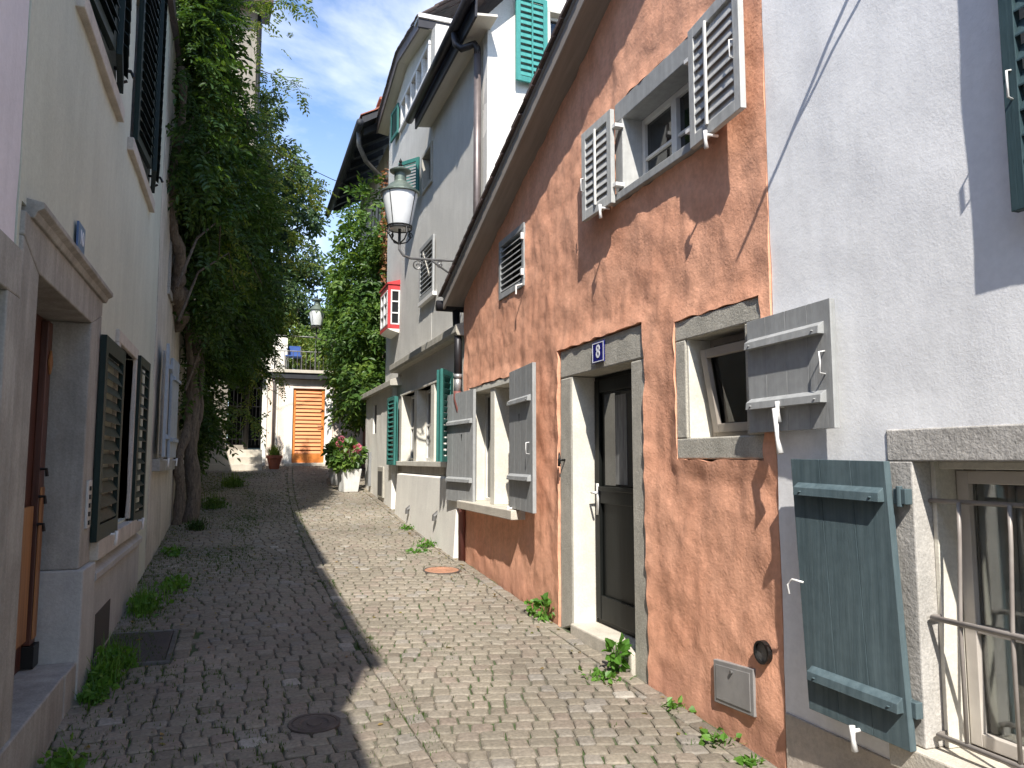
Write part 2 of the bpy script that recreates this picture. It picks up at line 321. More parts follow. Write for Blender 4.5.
ys = [-60, -20, -8] + [i*0.5 for i in range(-6, 50)] + [26, 30, 40, 80, 300, 900]
xs = [-900, -200, -40, -8, -1.3, -0.5, 0.5, 1.5, 2.6, 6, 40, 200, 900]
mb = MB(); nx_ = len(xs)
for y in ys:
    for x in xs: mb.v.append((x, y, g(min(y, 40)) - 0.013))
for j in range(len(ys)-1):
    for i in range(nx_-1): mb.f.append((j*nx_+i, j*nx_+i+1, (j+1)*nx_+i+1, (j+1)*nx_+i))
tag(mb.build('ground', shader_ground(), smooth=True), kind='structure')

def cobble_material():
    m = bpy.data.materials.new('cobblestone'); m.use_nodes = True; n = m.node_tree; n.nodes.clear(); K = n.links.new
    o = n.nodes.new('ShaderNodeOutputMaterial'); p = n.nodes.new('ShaderNodeBsdfPrincipled'); K(p.outputs[0], o.inputs[0])
    p.inputs['Roughness'].default_value = 0.72; p.inputs['Specular IOR Level'].default_value = 0.35
    geo = n.nodes.new('ShaderNodeNewGeometry'); r = n.nodes.new('ShaderNodeValToRGB')
    cols = [(0.0, (0.165, 0.140, 0.108)), (0.12, (0.208, 0.180, 0.139)), (0.34, (0.197, 0.173, 0.135)), (0.55, (0.230, 0.200, 0.154)), (0.72, (0.207, 0.168, 0.134)), (0.86, (0.233, 0.205, 0.162)), (0.985, (0.21, 0.19, 0.165)), (1.0, (0.36, 0.33, 0.28))]
    e = r.color_ramp.elements
    while len(e) < len(cols): e.new(0.5)
    for i, (a, c) in enumerate(cols): e[i].position = a; e[i].color = (*c, 1)
    K(geo.outputs['Random Per Island'], r.inputs[0])
    def noi(s, d=6):
        t = n.nodes.new('ShaderNodeTexNoise'); t.inputs['Scale'].default_value = s; t.inputs['Detail'].default_value = d; K(geo.outputs['Position'], t.inputs[0]); return t.outputs[0]
    def mul(src, s, a, b, c_, d_):
        t = n.nodes.new('ShaderNodeMapRange'); K(s, t.inputs[0]); t.inputs[1].default_value = a; t.inputs[2].default_value = b; t.inputs[3].default_value = c_; t.inputs[4].default_value = d_
        cc = n.nodes.new('ShaderNodeCombineColor'); [K(t.outputs[0], cc.inputs[i]) for i in range(3)]
        x = n.nodes.new('ShaderNodeMix'); x.data_type = 'RGBA'; x.blend_type = 'MULTIPLY'; x.inputs[0].default_value = 1; K(src, x.inputs[6]); K(cc.outputs[0], x.inputs[7]); return x.outputs[2]
    c = mul(r.outputs[0], noi(0.9), 0.35, 0.65, 0.82, 1.18)
    c = mul(c, noi(55, 4), 0.3, 0.7, 0.78, 1.2)
    K(c, p.inputs['Base Color'])
    b = n.nodes.new('ShaderNodeBump'); b.inputs['Strength'].default_value = 0.6; b.inputs['Distance'].default_value = 0.006; K(noi(45, 6), b.inputs['Height']); K(b.outputs[0], p.inputs['Normal'])
    return m

# metal plates interrupt the paving
HOLES = [(-0.93, -0.38, 5.62, 6.42)]
ROUND = [(0.42, 4.30, 0.135), (2.06, 8.05, 0.20)]
stones = MB()
def stone(cx, cy, w_, l_, a=0.0, lo=None, hi=None, fill=False):
    for x0, x1, y0, y1 in HOLES:
        if x0-0.03 < cx < x1+0.115 and not fill and y0-0.03 < cy < y1+0.03: return
    for x0, y0, r0 in ROUND:
        if math.hypot(cx-x0, cy-y0) < r0-0.05: return
    ca, sa = math.cos(a), math.sin(a)
    hw, hl = w_/2, l_/2
    ch = min(hw, hl)*random.uniform(0.12, 0.30)
    ring = []
    for sx_, sy_ in ((-1, -1), (1, -1), (1, 1), (-1, 1)):
        jx, jy = random.uniform(-.006, .006), random.uniform(-.006, .006)
        X, Y = sx_*hw+jx, sy_*hl+jy
        if sx_*sy_ > 0: ring += [(X, Y-sy_*ch), (X-sx_*ch, Y)]
        else: ring += [(X-sx_*ch, Y), (X, Y-sy_*ch)]
    h = random.gauss(0, 0.0018); tx, ty = random.gauss(0, .012), random.gauss(0, .012)
    b = len(stones.v)
    for k0, (sc, dz) in enumerate(((1.0, -0.022), (1.0, -0.005), (0.86, 0.002), (0.5, 0.0035))):
        for X, Y in ring:
            X2, Y2 = X*sc, Y*sc
            px, py = cx + X2*ca - Y2*sa, cy + X2*sa + Y2*ca
            ins = .006*k0
            if lo is not None: px = max(px, lo(py)+ins)
            if hi is not None: px = min(px, hi(py)-ins)
            stones.v.append((px, py, g(py) + dz + h + X2*tx + Y2*ty))
    for k in range(3):
        for i in range(8):
            j = (i+1) % 8
            stones.f.append((b+k*8+i, b+k*8+j, b+(k+1)*8+j, b+(k+1)*8+i))
    stones.f.append(tuple(b+24+i for i in range(8)))
def seam(y): return 0.93 - 0.035*(y-4.5) + 0.0035*(y-4.5)**2
XE = 2.44; XW = -1.02
# left field: courses across the street, slightly bowed
y = 1.2
while y < 20.6:
    dl = random.uniform(0.098, 0.118) * (1 if y < 12 else 1.15)
    x = XW + random.uniform(-0.1, 0.0)
    while True:
        w_ = random.uniform(0.088, 0.142)
        yy = y + 0.05*math.sin((x+0.1)*1.7) + 0.012*math.sin(x*9+y*3)
        if x + 0.05 > seam(yy) - 0.06: break
        stone(x+w_/2, yy, w_-0.008, dl-0.008, random.gauss(0.04, 0.03), hi=lambda q: seam(q)-.050); x += w_
    y += dl
# line of stones along the seam
y = 1.2
while y < 20.6:
    l_ = random.uniform(0.09, 0.14); stone(seam(y), y+l_/2, random.uniform(0.094, 0.100), l_-0.010, 0.035-0.007*(y-4.5)); y += l_
# right field: courses run askew
A = R(-13); ca, sa = math.cos(A), math.sin(A)
v = -4.0
while v < 22:
    dl = random.uniform(0.098, 0.118)*(1 if v < 12 else 1.15); u = -6 + random.uniform(0, .1)
    while u < 6:
        w_ = random.uniform(0.088, 0.138)
        um, vm = u+w_/2, v + 0.03*math.sin(u*2.3)
        px, py = um*ca - vm*sa, um*sa + vm*ca
        xr = XE-0.125 if py < 15.5 else 2.9
        if 1.2 < py < 20.4 and seam(py)+0.025 < px < xr+.025: stone(px, py, w_-0.008, dl-0.008, A+random.gauss(0, 0.03), lo=lambda q: seam(q)+.050, hi=lambda q, b_=xr: b_)
        u += w_
    v += dl
y = 1.2
while y < 15.4:
    l_ = random.uniform(0.12, 0.19); stone(XE-0.065, y+l_/2, random.uniform(0.095, 0.115), l_-0.012, random.gauss(0, .03)); y += l_
y = 5.56
while y < 6.46: stone(-.318, y+.05, .105, .095, 0.03, fill=True); y += .105
tag(stones.build('street_paving', cobble_material(), recalc=False), kind='structure')

# grass in the joints (uncountable)
def blade(mb_, p, h, lean, a, w_=0.004):
    d = Vector((math.cos(a), math.sin(a), 0)); s_ = Vector((-d.y, d.x, 0))*w_
    p = Vector(p); q = p + d*lean*0.4 + Vector((0, 0, h*0.6)); t = p + d*lean + Vector((0, 0, h))
    mb_.add([p-s_, p+s_, q+s_*.7, q-s_*.7, t], [(0, 1, 2, 3), (3, 2, 4)])
gm = MB()
def moss(x, y): return noise.noise(Vector((x*1.1, y*0.55, 3.3)))
cnt = 0
while cnt < 14000:
    y = 3.5 + 15*random.random()**1.2; x = random.uniform(-0.86, 2.3)
    wleft = 1.0 if x < 0.3 else (0.25 if x < 0.9 else 0.05)
    dens = wleft*max(0, moss(x, y)+0.10)*2.2 + (0.5 if abs(x-seam(y)) < 0.07 and moss(x+9, y*3) > 0 else 0)
    if x < -0.5: dens += 0.35*max(0, 0.3+moss(x*3, y*3))
    if 5.8 < y < 11.5 and x < 0.15: dens = dens*1.8 + .10*max(0, moss(x*2+5, y*2))
    if y < 5.2: dens *= 0.35
    if random.random() < dens:
        cx, cy = x, y
        for k in range(4): blade(gm, (cx+random.gauss(0, .012), cy+random.gauss(0, .012), g(cy)-.02), random.uniform(.015, .045), random.uniform(0, .03), random.uniform(0, 6.3), .0035)
        cnt += 1
    else: cnt += 0.02
tag(gm.build('joint_grass', M['grass'], recalc=False), 'short grass and moss growing in the joints between the cobbles', 'grass', kind='stuff')

# plates and covers in the street
def gz(y): return g(y)
t = thing('access_hatch', 'dark rectangular metal hatch set in the cobbles by the left house', 'access hatch', (-0.655, 6.02, g(6.02)))
x0, x1, y0, y1 = HOLES[0]; mb = MB()
F0 = Fr((0, 0, 0), (1, 0, 0), (0, 1, 0))
def ground_slab(mb_, x0, x1, y0, y1, dz0, dz1):
    q = [(x0, y0, g(y0)+dz0), (x1, y0, g(y0)+dz0), (x1, y1, g(y1)+dz0), (x0, y1, g(y1)+dz0)]
    q += [(a, b, c+dz1-dz0) for a, b, c in q]; return mb_.hexa([Vector(p) for p in q])
ground_slab(mb, x0+.035, x1-.035, y0+.035, y1-.035, -.02, .002); mb.build('plate', M['darkplate'], t, .002)
mb = MB(); ground_slab(mb, x0, x1, y0, y0+.03, -.02, .006); ground_slab(mb, x0, x1, y1-.03, y1, -.02, .006)
ground_slab(mb, x0, x0+.03, y0+.031, y1-.031, -.02, .006); ground_slab(mb, x1-.03, x1, y0+.031, y1-.031, -.02, .006); mb.build('frame', M['iron'], t, .002)
def cover(x, y, r_, mt, name, label):
    t_ = thing(name, label, 'cover', (x, y, g(y)))
    s_ = 0.045
    m_ = MB(); m_.lathe((x, y, g(y)-.013), [(r_-.02, 0), (r_-.02, .020), (r_-.028, .023), (r_*.55, .023), (r_*.5, .018), (r_*.3, .018), (r_*.28, .023), (.001, .023)], 28)
    for i, p in enumerate(m_.v): m_.v[i] = (p[0], p[1], p[2]+(p[1]-y)*s_)
    m_.build('lid', mt, t_)
    m_ = MB(); m_.lathe((x, y, g(y)-.013), [(r_-.018, 0), (r_-.018, .022), (r_, .022), (r_, 0)], 28)
    for i, p in enumerate(m_.v): m_.v[i] = (p[0], p[1], p[2]+(p[1]-y)*s_)
    m_.build('ring', M['cover'], t_)
cover(ROUND[0][0], ROUND[0][1], ROUND[0][2], M['cover'], 'valve_cover', 'small round rusty iron cover among the cobbles in the shade')
cover(ROUND[1][0], ROUND[1][1], ROUND[1][2], M['redcover'], 'drain_cover', 'orange rusty round cover in the sunlit cobbles beside the grey house')

# ------------------------------------------------------------ walls with openings
def lin(a, b, st):
    k = max(1, int(round((b-a)/st))); return [a+(b-a)*i/k for i in range(k+1)]
def facade(name, fr, u0, u1, zb, zt, holes, m, parent, step=0.05, amp=0.0, freq=2.0, thick=0.3, edge=0.0, seed=0.0, smooth=True):
    """wall sheet with real openings; zb and zt give its bottom and top at u; relief pushed into the mesh"""
    zbm = min(zb(u0), zb(u1)); ztm = max(zt(u0), zt(u1), zt((u0+u1)/2))
    cu = sorted({u0, u1, *[h[0] for h in holes if u0 < h[0] < u1], *[h[1] for h in holes if u0 < h[1] < u1]})
    cz = sorted({zbm, ztm, *[h[2] for h in holes], *[h[3] for h in holes]})
    U = sorted({round(x, 5) for a, b in zip(cu, cu[1:]) for x in lin(a, b, step)})
    Z = sorted({round(x, 5) for a, b in zip(cz, cz[1:]) for x in lin(a, b, step)})
    nu, nz_ = len(U), len(Z); idx = {}
    mb_ = MB()
    wav = edge > .01
    def vert(i, j):
        u = U[i]; z = min(max(Z[j], zb(u)), zt(u)); key = (i, round(z, 4))
        if key in idx: return idx[key]
        d = 0.0
        if amp:
            p = Vector((u*freq+seed, z*freq, seed))
            d = amp*(noise.fractal(p, 0.9, 2.1, 4) ) + amp*0.9*(0.5-abs(noise.noise(p*1.7+Vector((5, 5, 5)))))
            p2 = Vector((u*freq*3.6-seed, z*freq*2.6+u*3.2, 1.7)); d = d*.55 + amp*0.42*noise.noise(p2) + amp*.14*noise.noise(p2*2.3)
            if edge:
                for h in holes:
                    dx = max(h[0]-u, 0, u-h[1]); dz = max(h[2]-z, 0, z-h[3]); q = math.hypot(dx, dz)
                    if q < 0.12: d = d*(q/0.12) + edge*(1-q/0.12)*(0.75+0.5*noise.noise(Vector((u*9, z*9, 2))))
        wu = wz_ = 0.0
        if wav:
            for h in holes:
                dx = max(h[0]-u, 0, u-h[1]); dz = max(h[2]-z, 0, z-h[3]); q = math.hypot(dx, dz)
                if q < 0.10: k_ = .020*(1-q/.10); wu += k_*noise.noise(Vector((u*7+3, z*7, 1))); wz_ += k_*noise.noise(Vector((u*7, z*7+9, 4)))
        q_ = fr.P(u+wu, d, z+wz_); idx[key] = len(mb_.v); mb_.v.append(tuple(q_)); return idx[key]
    ed = {}
    for i in range(nu-1):
        uc = (U[i]+U[i+1])/2
        for j in range(nz_-1):
            zc = (Z[j]+Z[j+1])/2
            if any(h[0] < uc < h[1] and h[2] < zc < h[3] for h in holes): continue
            if Z[j] >= max(zt(U[i]), zt(U[i+1])) or Z[j+1] <= min(zb(U[i]), zb(U[i+1])): continue
            f = [vert(i, j), vert(i+1, j), vert(i+1, j+1), vert(i, j+1)]
            g_ = []
            for q in f:
                if q not in g_: g_.append(q)
            if len(g_) < 3: continue
            mb_.f.append(tuple(g_))
            for a, b in zip(g_, g_[1:]+g_[:1]):
                k = (min(a, b), max(a, b)); ed[k] = ed.get(k, 0)+1
    back = {}
    def bk(a):
        if a not in back: back[a] = len(mb_.v); mb_.v.append(tuple(Vector(mb_.v[a]) - fr.n*thick))
        return back[a]
    for (a, b), c in list(ed.items()):
        if c == 1: mb_.f.append((a, b, bk(b), bk(a)))
    o = mb_.build(name, m, parent, smooth=False)
    if smooth:
        me = o.data; me.polygons.foreach_set('use_smooth', [True]*len(me.polygons))
        try: me.set_sharp_from_angle(angle=R(42))
        except Exception: pass
    return o

def surround(name, fr, u0, u1, z0, z1, wl, wr, wb, wt, m, parent, proud=0.0, depth=0.22, bevel=.006, jm=None):
    """stone frame round an opening (u0..u1, z0..z1), reaching depth into the wall"""
    mb_ = MB(); n0, n1 = -depth, proud
    if wl: mb_.box(fr, u0-wl, u0, n0, n1, z0, z1)
    if wr: mb_.box(fr, u1, u1+wr, n0, n1, z0, z1)
    if wt: mb_.box(fr, u0-wl, u1+wr, n0, n1, z1, z1+wt)
    if wb: mb_.box(fr, u0-wl, u1+wr, n0, n1, z0-wb, z0)
    return mb_.build(name, m, parent, bevel)

def sash(fr, u0, u1, z0, z1, n, m, parent, cols=2, rows=(0.5,), fw=0.045, bar=0.022, pane=None, d=0.04, name='window_frame'):
    """casement frame, glazing bars and pane set at depth n"""
    mb_ = MB()
    mb_.box(fr, u0, u0+fw, n-d, n, z0, z1); mb_.box(fr, u1-fw, u1, n-d, n, z0, z1)
    mb_.box(fr, u0+fw, u1-fw, n-d, n, z0, z0+fw); mb_.box(fr, u0+fw, u1-fw, n-d, n, z1-fw, z1)
    for k in range(1, cols):
        c = u0+(u1-u0)*k/cols; mb_.box(fr, c-bar*1.4, c+bar*1.4, n-d+.002, n+.008, z0+fw, z1-fw)
    for q in rows:
        c = z0+(z1-z0)*q; mb_.box(fr, u0+fw, u1-fw, n-d+.004, n-.004, c-bar/2, c+bar/2)
    o = mb_.build(name, m, parent, .003)
    pm = MB(); pm.box(fr, u0+fw*.5, u1-fw*.5, n-d*.6-.004, n-d*.6, z0+fw*.5, z1-fw*.5); pm.build('pane', pane or M['dkglass'], o)
    return o

def hook(mb_, fr, u, n, z, s=1):
    """shutter stay hanging below: short pin, ball and weight"""
    mb_.tube([fr.P(u, n-.03, z), fr.P(u, n+.045*s, z)], .008)
    mb_.tube([fr.P(u, n+.045*s, z+.022), fr.P(u, n+.045*s, z-.03), fr.P(u, n+.04*s, z-.075)], [.012, .009, .014])

def board_shutter(parent, hinge, ang_u, w_, z0, z1, m, battens, side=1, t=.03, name='shutter', hw=True, heart=None, handle=None, hookpos=None, label=None, lean=0.0, boards=4, tilt=0.0, hmat=None):
    """hinge=(x,y); ang_u unit direction of the leaf away from its hinge; n is its outward face"""
    u = Vector((*ang_u, 0)).normalized(); n = Vector((u.y, -u.x, 0))*side
    fr = Fr((hinge[0], hinge[1], 0), u, n); fr.lean = lean; fr.zr = z1
    def tl(u_, z_): return z_ + tilt*u_
    mb_ = MB()
    for k in range(boards):
        a, b = w_*k/boards, w_*(k+1)/boards
        q = [fr.P(a+.0008, 0, tl(a, z0)), fr.P(b-.0008, 0, tl(b, z0)), fr.P(b-.0008, t, tl(b, z0)), fr.P(a+.0008, t, tl(a, z0)),
             fr.P(a+.0008, 0, tl(a, z1)), fr.P(b-.0008, 0, tl(b, z1)), fr.P(b-.0008, t, tl(b, z1)), fr.P(a+.0008, t, tl(a, z1))]
        mb_.hexa(q)
    o = mb_.build(name, m, parent, .0015)
    if label: o['label'] = label
    for zb_ in battens:
        bm_ = MB(); a, b = w_*.03, w_*.93; h = .028
        bm_.hexa([fr.P(a, t-.001, tl(a, zb_-h)), fr.P(b, t-.001, tl(b, zb_-h)), fr.P(b, t+.034, tl(b, zb_-h)), fr.P(a, t+.034, tl(a, zb_-h)),
                  fr.P(a, t-.001, tl(a, zb_+h)), fr.P(b, t-.001, tl(b, zb_+h)), fr.P(b, t+.030, tl(b, zb_+h*.25)), fr.P(a, t+.030, tl(a, zb_+h*.25))])
        for bu in (a+.04, b-.04): bm_.lathe(fr.P(bu, t+.032, tl(bu, zb_-h*.4)), [(.006, -.003), (.008, 0), (.006, .003)], 8)
        bm_.build('batten', m, o, .005)
    if heart:
        hm_ = MB(); c = fr.P(heart[0], t+.0015, tl(heart[0], heart[1]))
        hm_.add([c+u*-.018+Vector((0, 0, .03)), c+u*.018+Vector((0, 0, .03)), c+Vector((0, 0, -.05)), c+u*-.018+Vector((0, 0, .03))-n*.004, c+u*.018+Vector((0, 0, .03))-n*.004, c+Vector((0, 0, -.05))-n*.004], [(0, 1, 2), (3, 5, 4), (0, 3, 4, 1), (1, 4, 5, 2), (2, 5, 3, 0)])
        hm_.build('cutout', M['black'], o)
    if handle:
        hm_ = MB(); a, z = handle
        hm_.tube([fr.P(a, t, z+.05), fr.P(a, t+.03, z+.045), fr.P(a+.012, t+.035, z), fr.P(a, t+.03, z-.045), fr.P(a, t, z-.05)], .004, 6); hm_.build('handle', hmat or M['whitehw'], o, smooth=True)
    if hookpos:
        for a, z in hookpos:
            hm_ = MB(); hook(hm_, fr, a, t-.01, z); hm_.build('stay_hook', hmat or M['whitehw'], o, smooth=True)
    return o

def louvre_shutter(parent, hinge, ang_u, w_, z0, z1, m, side=1, t=.032, nsl=9, rod=True, open_=0.6, name='louvre_shutter', label=None, hookpos=None, tilt=0.0, fw=.06, rodmat=None, split=True, slat_out=0.0, handle=None, rodpos=.42):
    u = Vector((*ang_u, 0)).normalized(); n = Vector((u.y, -u.x, 0))*side
    fr = Fr((hinge[0], hinge[1], 0), u, n); mb_ = MB()
    def bx(a, b, n0, n1, q0, q1):
        mb_.hexa([fr.P(a, n0, q0+tilt*a), fr.P(b, n0, q0+tilt*b), fr.P(b, n1, q0+tilt*b), fr.P(a, n1, q0+tilt*a),
                  fr.P(a, n0, q1+tilt*a), fr.P(b, n0, q1+tilt*b), fr.P(b, n1, q1+tilt*b), fr.P(a, n1, q1+tilt*a)])
    bx(0, fw, 0, t, z0, z1); bx(w_-fw, w_, 0, t, z0, z1); bx(fw, w_-fw, 0, t, z0, z0+fw*1.1); bx(fw, w_-fw, 0, t, z1-fw*1.1, z1)
    o = mb_.build(name, m, parent, .002)
    if label: o['label'] = label
    sm_ = MB(); H = (z1-z0-2.2*fw)/nsl
    for k in range(nsl):
        c = z0+1.1*fw+H*(k+.5); dz = H*open_
        a, b = fw+.001, w_-fw-.001; n0, n1 = .002, t-.002+slat_out
        q = []
        for th in (0, .006):
            for a_, n_, z_ in ((a, n0, c+dz/2), (b, n0, c+dz/2), (b, n1, c-dz/2), (a, n1, c-dz/2)): q.append(fr.P(a_, n_, z_+th+tilt*a_))
        sm_.hexa(q)
    sm_.build('slats', m, o)
    if rod:
        rm_ = MB(); c = fw + (w_-2*fw)*rodpos
        rm_.hexa([fr.P(c-.009, t, z0+fw*.9+tilt*c), fr.P(c+.009, t, z0+fw*.9+tilt*c), fr.P(c+.009, t+.014, z0+fw*.9+tilt*c), fr.P(c-.009, t+.014, z0+fw*.9+tilt*c),
                  fr.P(c-.009, t, z1-fw*.9+tilt*c), fr.P(c+.009, t, z1-fw*.9+tilt*c), fr.P(c+.009, t+.014, z1-fw*.9+tilt*c), fr.P(c-.009, t+.014, z1-fw*.9+tilt*c)])
        rm_.build('control_rod', rodmat or m, o, .002)
    if handle:
        hm_ = MB(); a, z = handle
        hm_.tube([fr.P(a, t, z+.05), fr.P(a, t+.02, z+.045), fr.P(a, t+.02, z-.045), fr.P(a, t, z-.05)], .004, 6); hm_.build('handle', M['whitehw'], o, smooth=True)
    if hookpos:
        for a, z in hookpos:
            hm_ = MB(); hook(hm_, fr, a, t-.01, z); hm_.build('stay_hook', M['whitehw'], o, smooth=True)
    return o

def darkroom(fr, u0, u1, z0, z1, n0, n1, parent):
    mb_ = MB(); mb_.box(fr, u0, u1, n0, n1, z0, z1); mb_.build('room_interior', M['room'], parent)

const = lambda c: (lambda u: c)
gnd = lambda u: g(u)-0.06
# =================================================================== RIGHT SIDE
# ---------------- white house in front on the right
fr = right(2.45)
h = thing('white_house', 'white rendered house nearest on the right with a barred ground floor window', 'house', (4, 1.0, g(1.0)))
W = (1.15, 2.29, -1.07, -0.005)
facade('wall', fr, -3.5, 3.085, gnd, const(5.2), [(W[0]-.13, W[1]+.12, W[2]-.07, W[3]+.125)], M['white'], h, .05, .009, 1.3, .3, .006, 3.1)
mb = MB(); mb.prism(fr, [(-3.5, g(-3.5)-.06), (1.0, g(1.0)-.06), (1.0, -1.17), (-3.5, -1.3)], -.1, .012)
mb.prism(fr, [(1.003, g(1.0)-.06), (3.08, g(3.08)-.06), (3.08, -1.17), (1.003, -1.17)], -.1, .012); mb.build('plinth', M['plinth'], h, .004)
sw = surround('window', fr, *W, .13, .12, .0, .125, M['greystone'], h, .010, .24); sw['label'] = 'large barred window with stone surround'
mb = MB(); mb.box(fr, W[0]-.16, W[1]+.14, -.24, .05, W[2]-.10, W[2]-.002); mb.build('sill', M['stonewarm'], sw, .008)
mb = MB(); mb.box(fr, W[1]-.022, W[1]-.001, -.23, -.08, W[2], W[3]); mb.box(fr, W[0], W[1]-.022, -.23, -.10, W[3]-.03, W[3]-.001); mb.build('rebate', M['jamb'], sw, .003)
fo = sash(fr, 1.17, 2.262, W[2]+.01, W[3]-.035, -.18, M['taupeframe'], sw, 2, (.42,), .05, .03, M['glass'])
def curtain(fr_, u0, u1, z0, z1, n, parent, waves=6, amp=.02):
    mb_ = MB(); k = waves*8
    for i in range(k+1):
        u = u0+(u1-u0)*i/k; a = n + amp*math.sin(2*math.pi*waves*i/k) + amp*.4*math.sin(7.3*i/k)
        mb_.v += [tuple(fr_.P(u, a, z0)), tuple(fr_.P(u+.01*math.sin(i), a*.5+n*.5, z1))]
    for i in range(k): mb_.f.append((2*i, 2*i+2, 2*i+3, 2*i+1))
    return mb_.build('curtain', M['curtain'], parent, smooth=True)
curtain(fr, 2.02, 2.24, W[2]+.02, W[3]-.02, -.27, sw, 4, .014); curtain(fr, 1.45, 1.62, W[2]+.02, W[3]-.02, -.27, sw, 3)
mb = MB()
for zz in (-.155, -.59, -1.015): mb.tube([fr.P(1.0+.16, -.07, zz), fr.P(2.295, -.07, zz)] if zz > -.2 else [fr.P(1.16, -.03, zz), fr.P(2.27, -.03, zz), fr.P(2.285, -.12, zz-.005)], .009 if zz > -.2 else .011)
for uu in (1.35, 1.55, 1.75, 1.95, 2.15): mb.tube([fr.P(uu, -.055, -.155), fr.P(uu, -.05, -.3), fr.P(uu, -.032, -.59), fr.P(uu, -.032, -1.015)], .0075)
mb.build('window_bars', M['railgrey'], sw, smooth=True)
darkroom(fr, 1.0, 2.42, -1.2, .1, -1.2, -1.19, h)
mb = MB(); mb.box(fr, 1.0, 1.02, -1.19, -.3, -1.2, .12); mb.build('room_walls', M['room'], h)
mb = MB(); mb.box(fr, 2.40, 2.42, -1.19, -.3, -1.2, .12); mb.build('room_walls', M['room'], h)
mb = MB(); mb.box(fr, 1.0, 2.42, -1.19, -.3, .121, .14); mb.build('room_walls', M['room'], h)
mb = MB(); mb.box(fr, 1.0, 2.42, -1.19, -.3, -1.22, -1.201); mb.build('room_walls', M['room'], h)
# tall blue shutter, folded back beside it
sh = board_shutter(h, (2.405, 2.36), (-.05, 1), .51, -1.075, -.005, M['blueshut'], (-.135, -.915), side=-1, t=.032, boards=3, tilt=0.02, lean=.055, label='tall blue-grey board shutter', hookpos=[(.24, -1.07)], hmat=M['whitehw'])
mb = MB(); f2 = Fr((2.39, 2.30, 0), (-.05, 1, 0), (-1, 0, 0))
mb.tube([f2.P(.50, .03, -.53), f2.P(.56, .035, -.525), f2.P(.585, .04, -.55), f2.P(.57, .045, -.59)], .005, 6); mb.build('handle', M['whitehw'], sh, smooth=True)
for zz in (-.14, -.93):
    mb = MB(); mb.box(fr, 2.29, 2.35, .014, .05, zz-.03, zz+.03); mb.tube([fr.P(2.322, .045, zz-.04), fr.P(2.322, .045, zz+.04)], .013)
    mb.build('hinge', M['blueshut'], sh, .003)
# upper louvre shutter, mostly out of frame
ls = louvre_shutter(h, (2.41, 1.15), (0, 1), .63, .815, 1.95, M['petrol'], side=-1, nsl=12, fw=.05, rod=True, rodpos=.80, open_=.7, rodmat=M['lightgrey'], label='petrol blue louvred shutter high on the wall', handle=(.60, 1.24))
mb = MB(); mb.box(fr, .2, 1.13, -.05, .02, .78, 1.97); uw = mb.build('upper_window', M['stonewarm'], h, .005)
mb = MB(); mb.box(fr, .3, 1.05, -.02, .024, .88, 1.87); mb.build('pane', M['dkglass'], uw)
for zz in (1.0, 1.7): mb = MB(); mb.box(fr, 1.16, 1.2, .0, .075, zz, zz+.04); mb.build('hinge', M['iron'], ls)
mb = MB(); mb.tube([fr.P(2.30, 0, 2.26), fr.P(2.30, .36, 2.24)], .011); mb.tube([fr.P(2.30, 0, 2.1), fr.P(2.30, .2, 2.24)], .008); mb.build('wall_bracket', M['iron'], h)
mb = MB(); mb.slab([(2.05, -3.6, 5.0), (6.5, -3.6, 7.6), (6.5, 3.1, 7.6), (2.05, 3.1, 5.0)], (0, 0, .15)); mb.build('roof', M['tile'], h)
mb = MB(); mb.box(Fr((2.8, 0, 0), (0, 1, 0), (1, 0, 0)), 2.95, 3.05, 0, 4, -1.5, 5.2); mb.build('side_wall', M['white'], h)
mb = MB(); mb.box(Fr((2.8, 0, 0), (0, 1, 0), (1, 0, 0)), -3.5, -3.4, 0, 4, -1.7, 5.2); mb.build('side_wall', M['white'], h)

# ---------------- orange house number 8
h = thing('orange_house', 'low terracotta orange stucco house with sloping roof edge and number 8 over its door', 'house', (4, 5.8, g(5.8)))
rake = lambda u: 1.96 + .375*(8.42-u)
D = (4.55, 5.53, -1.24, .655); SW = (3.30, 3.86, .125, .70); UW = (3.72, 4.59, 1.83, 2.36); LW = (6.86, 8.30, -.45, .74); BW = (6.52, 7.25, 1.60, 2.20)
holes = [(D[0]-.20, D[1]+.24, -1.6, D[3]+.235), (SW[0]-.14, SW[1]+.11, SW[2]-.125, SW[3]+.125), (UW[0]-.05, UW[1]+.10, UW[2]-.06, UW[3]+.14),
         (LW[0]-.05, LW[1]+.06, LW[2]-.03, LW[3]+.07), (BW[0]-.0, BW[1], BW[2], BW[3])]
facade('wall', fr, 3.09, 8.62, gnd, rake, holes, M['orange'], h, .025, .022, 1.9, .3, .024, 11.7)
mb = MB(); mb.box(Fr((2.76, 0, 0), (0, 1, 0), (1, 0, 0)), 8.5, 8.6, 0, 4, -1.3, 1.9); mb.build('rear_wall', M['orange'], h)
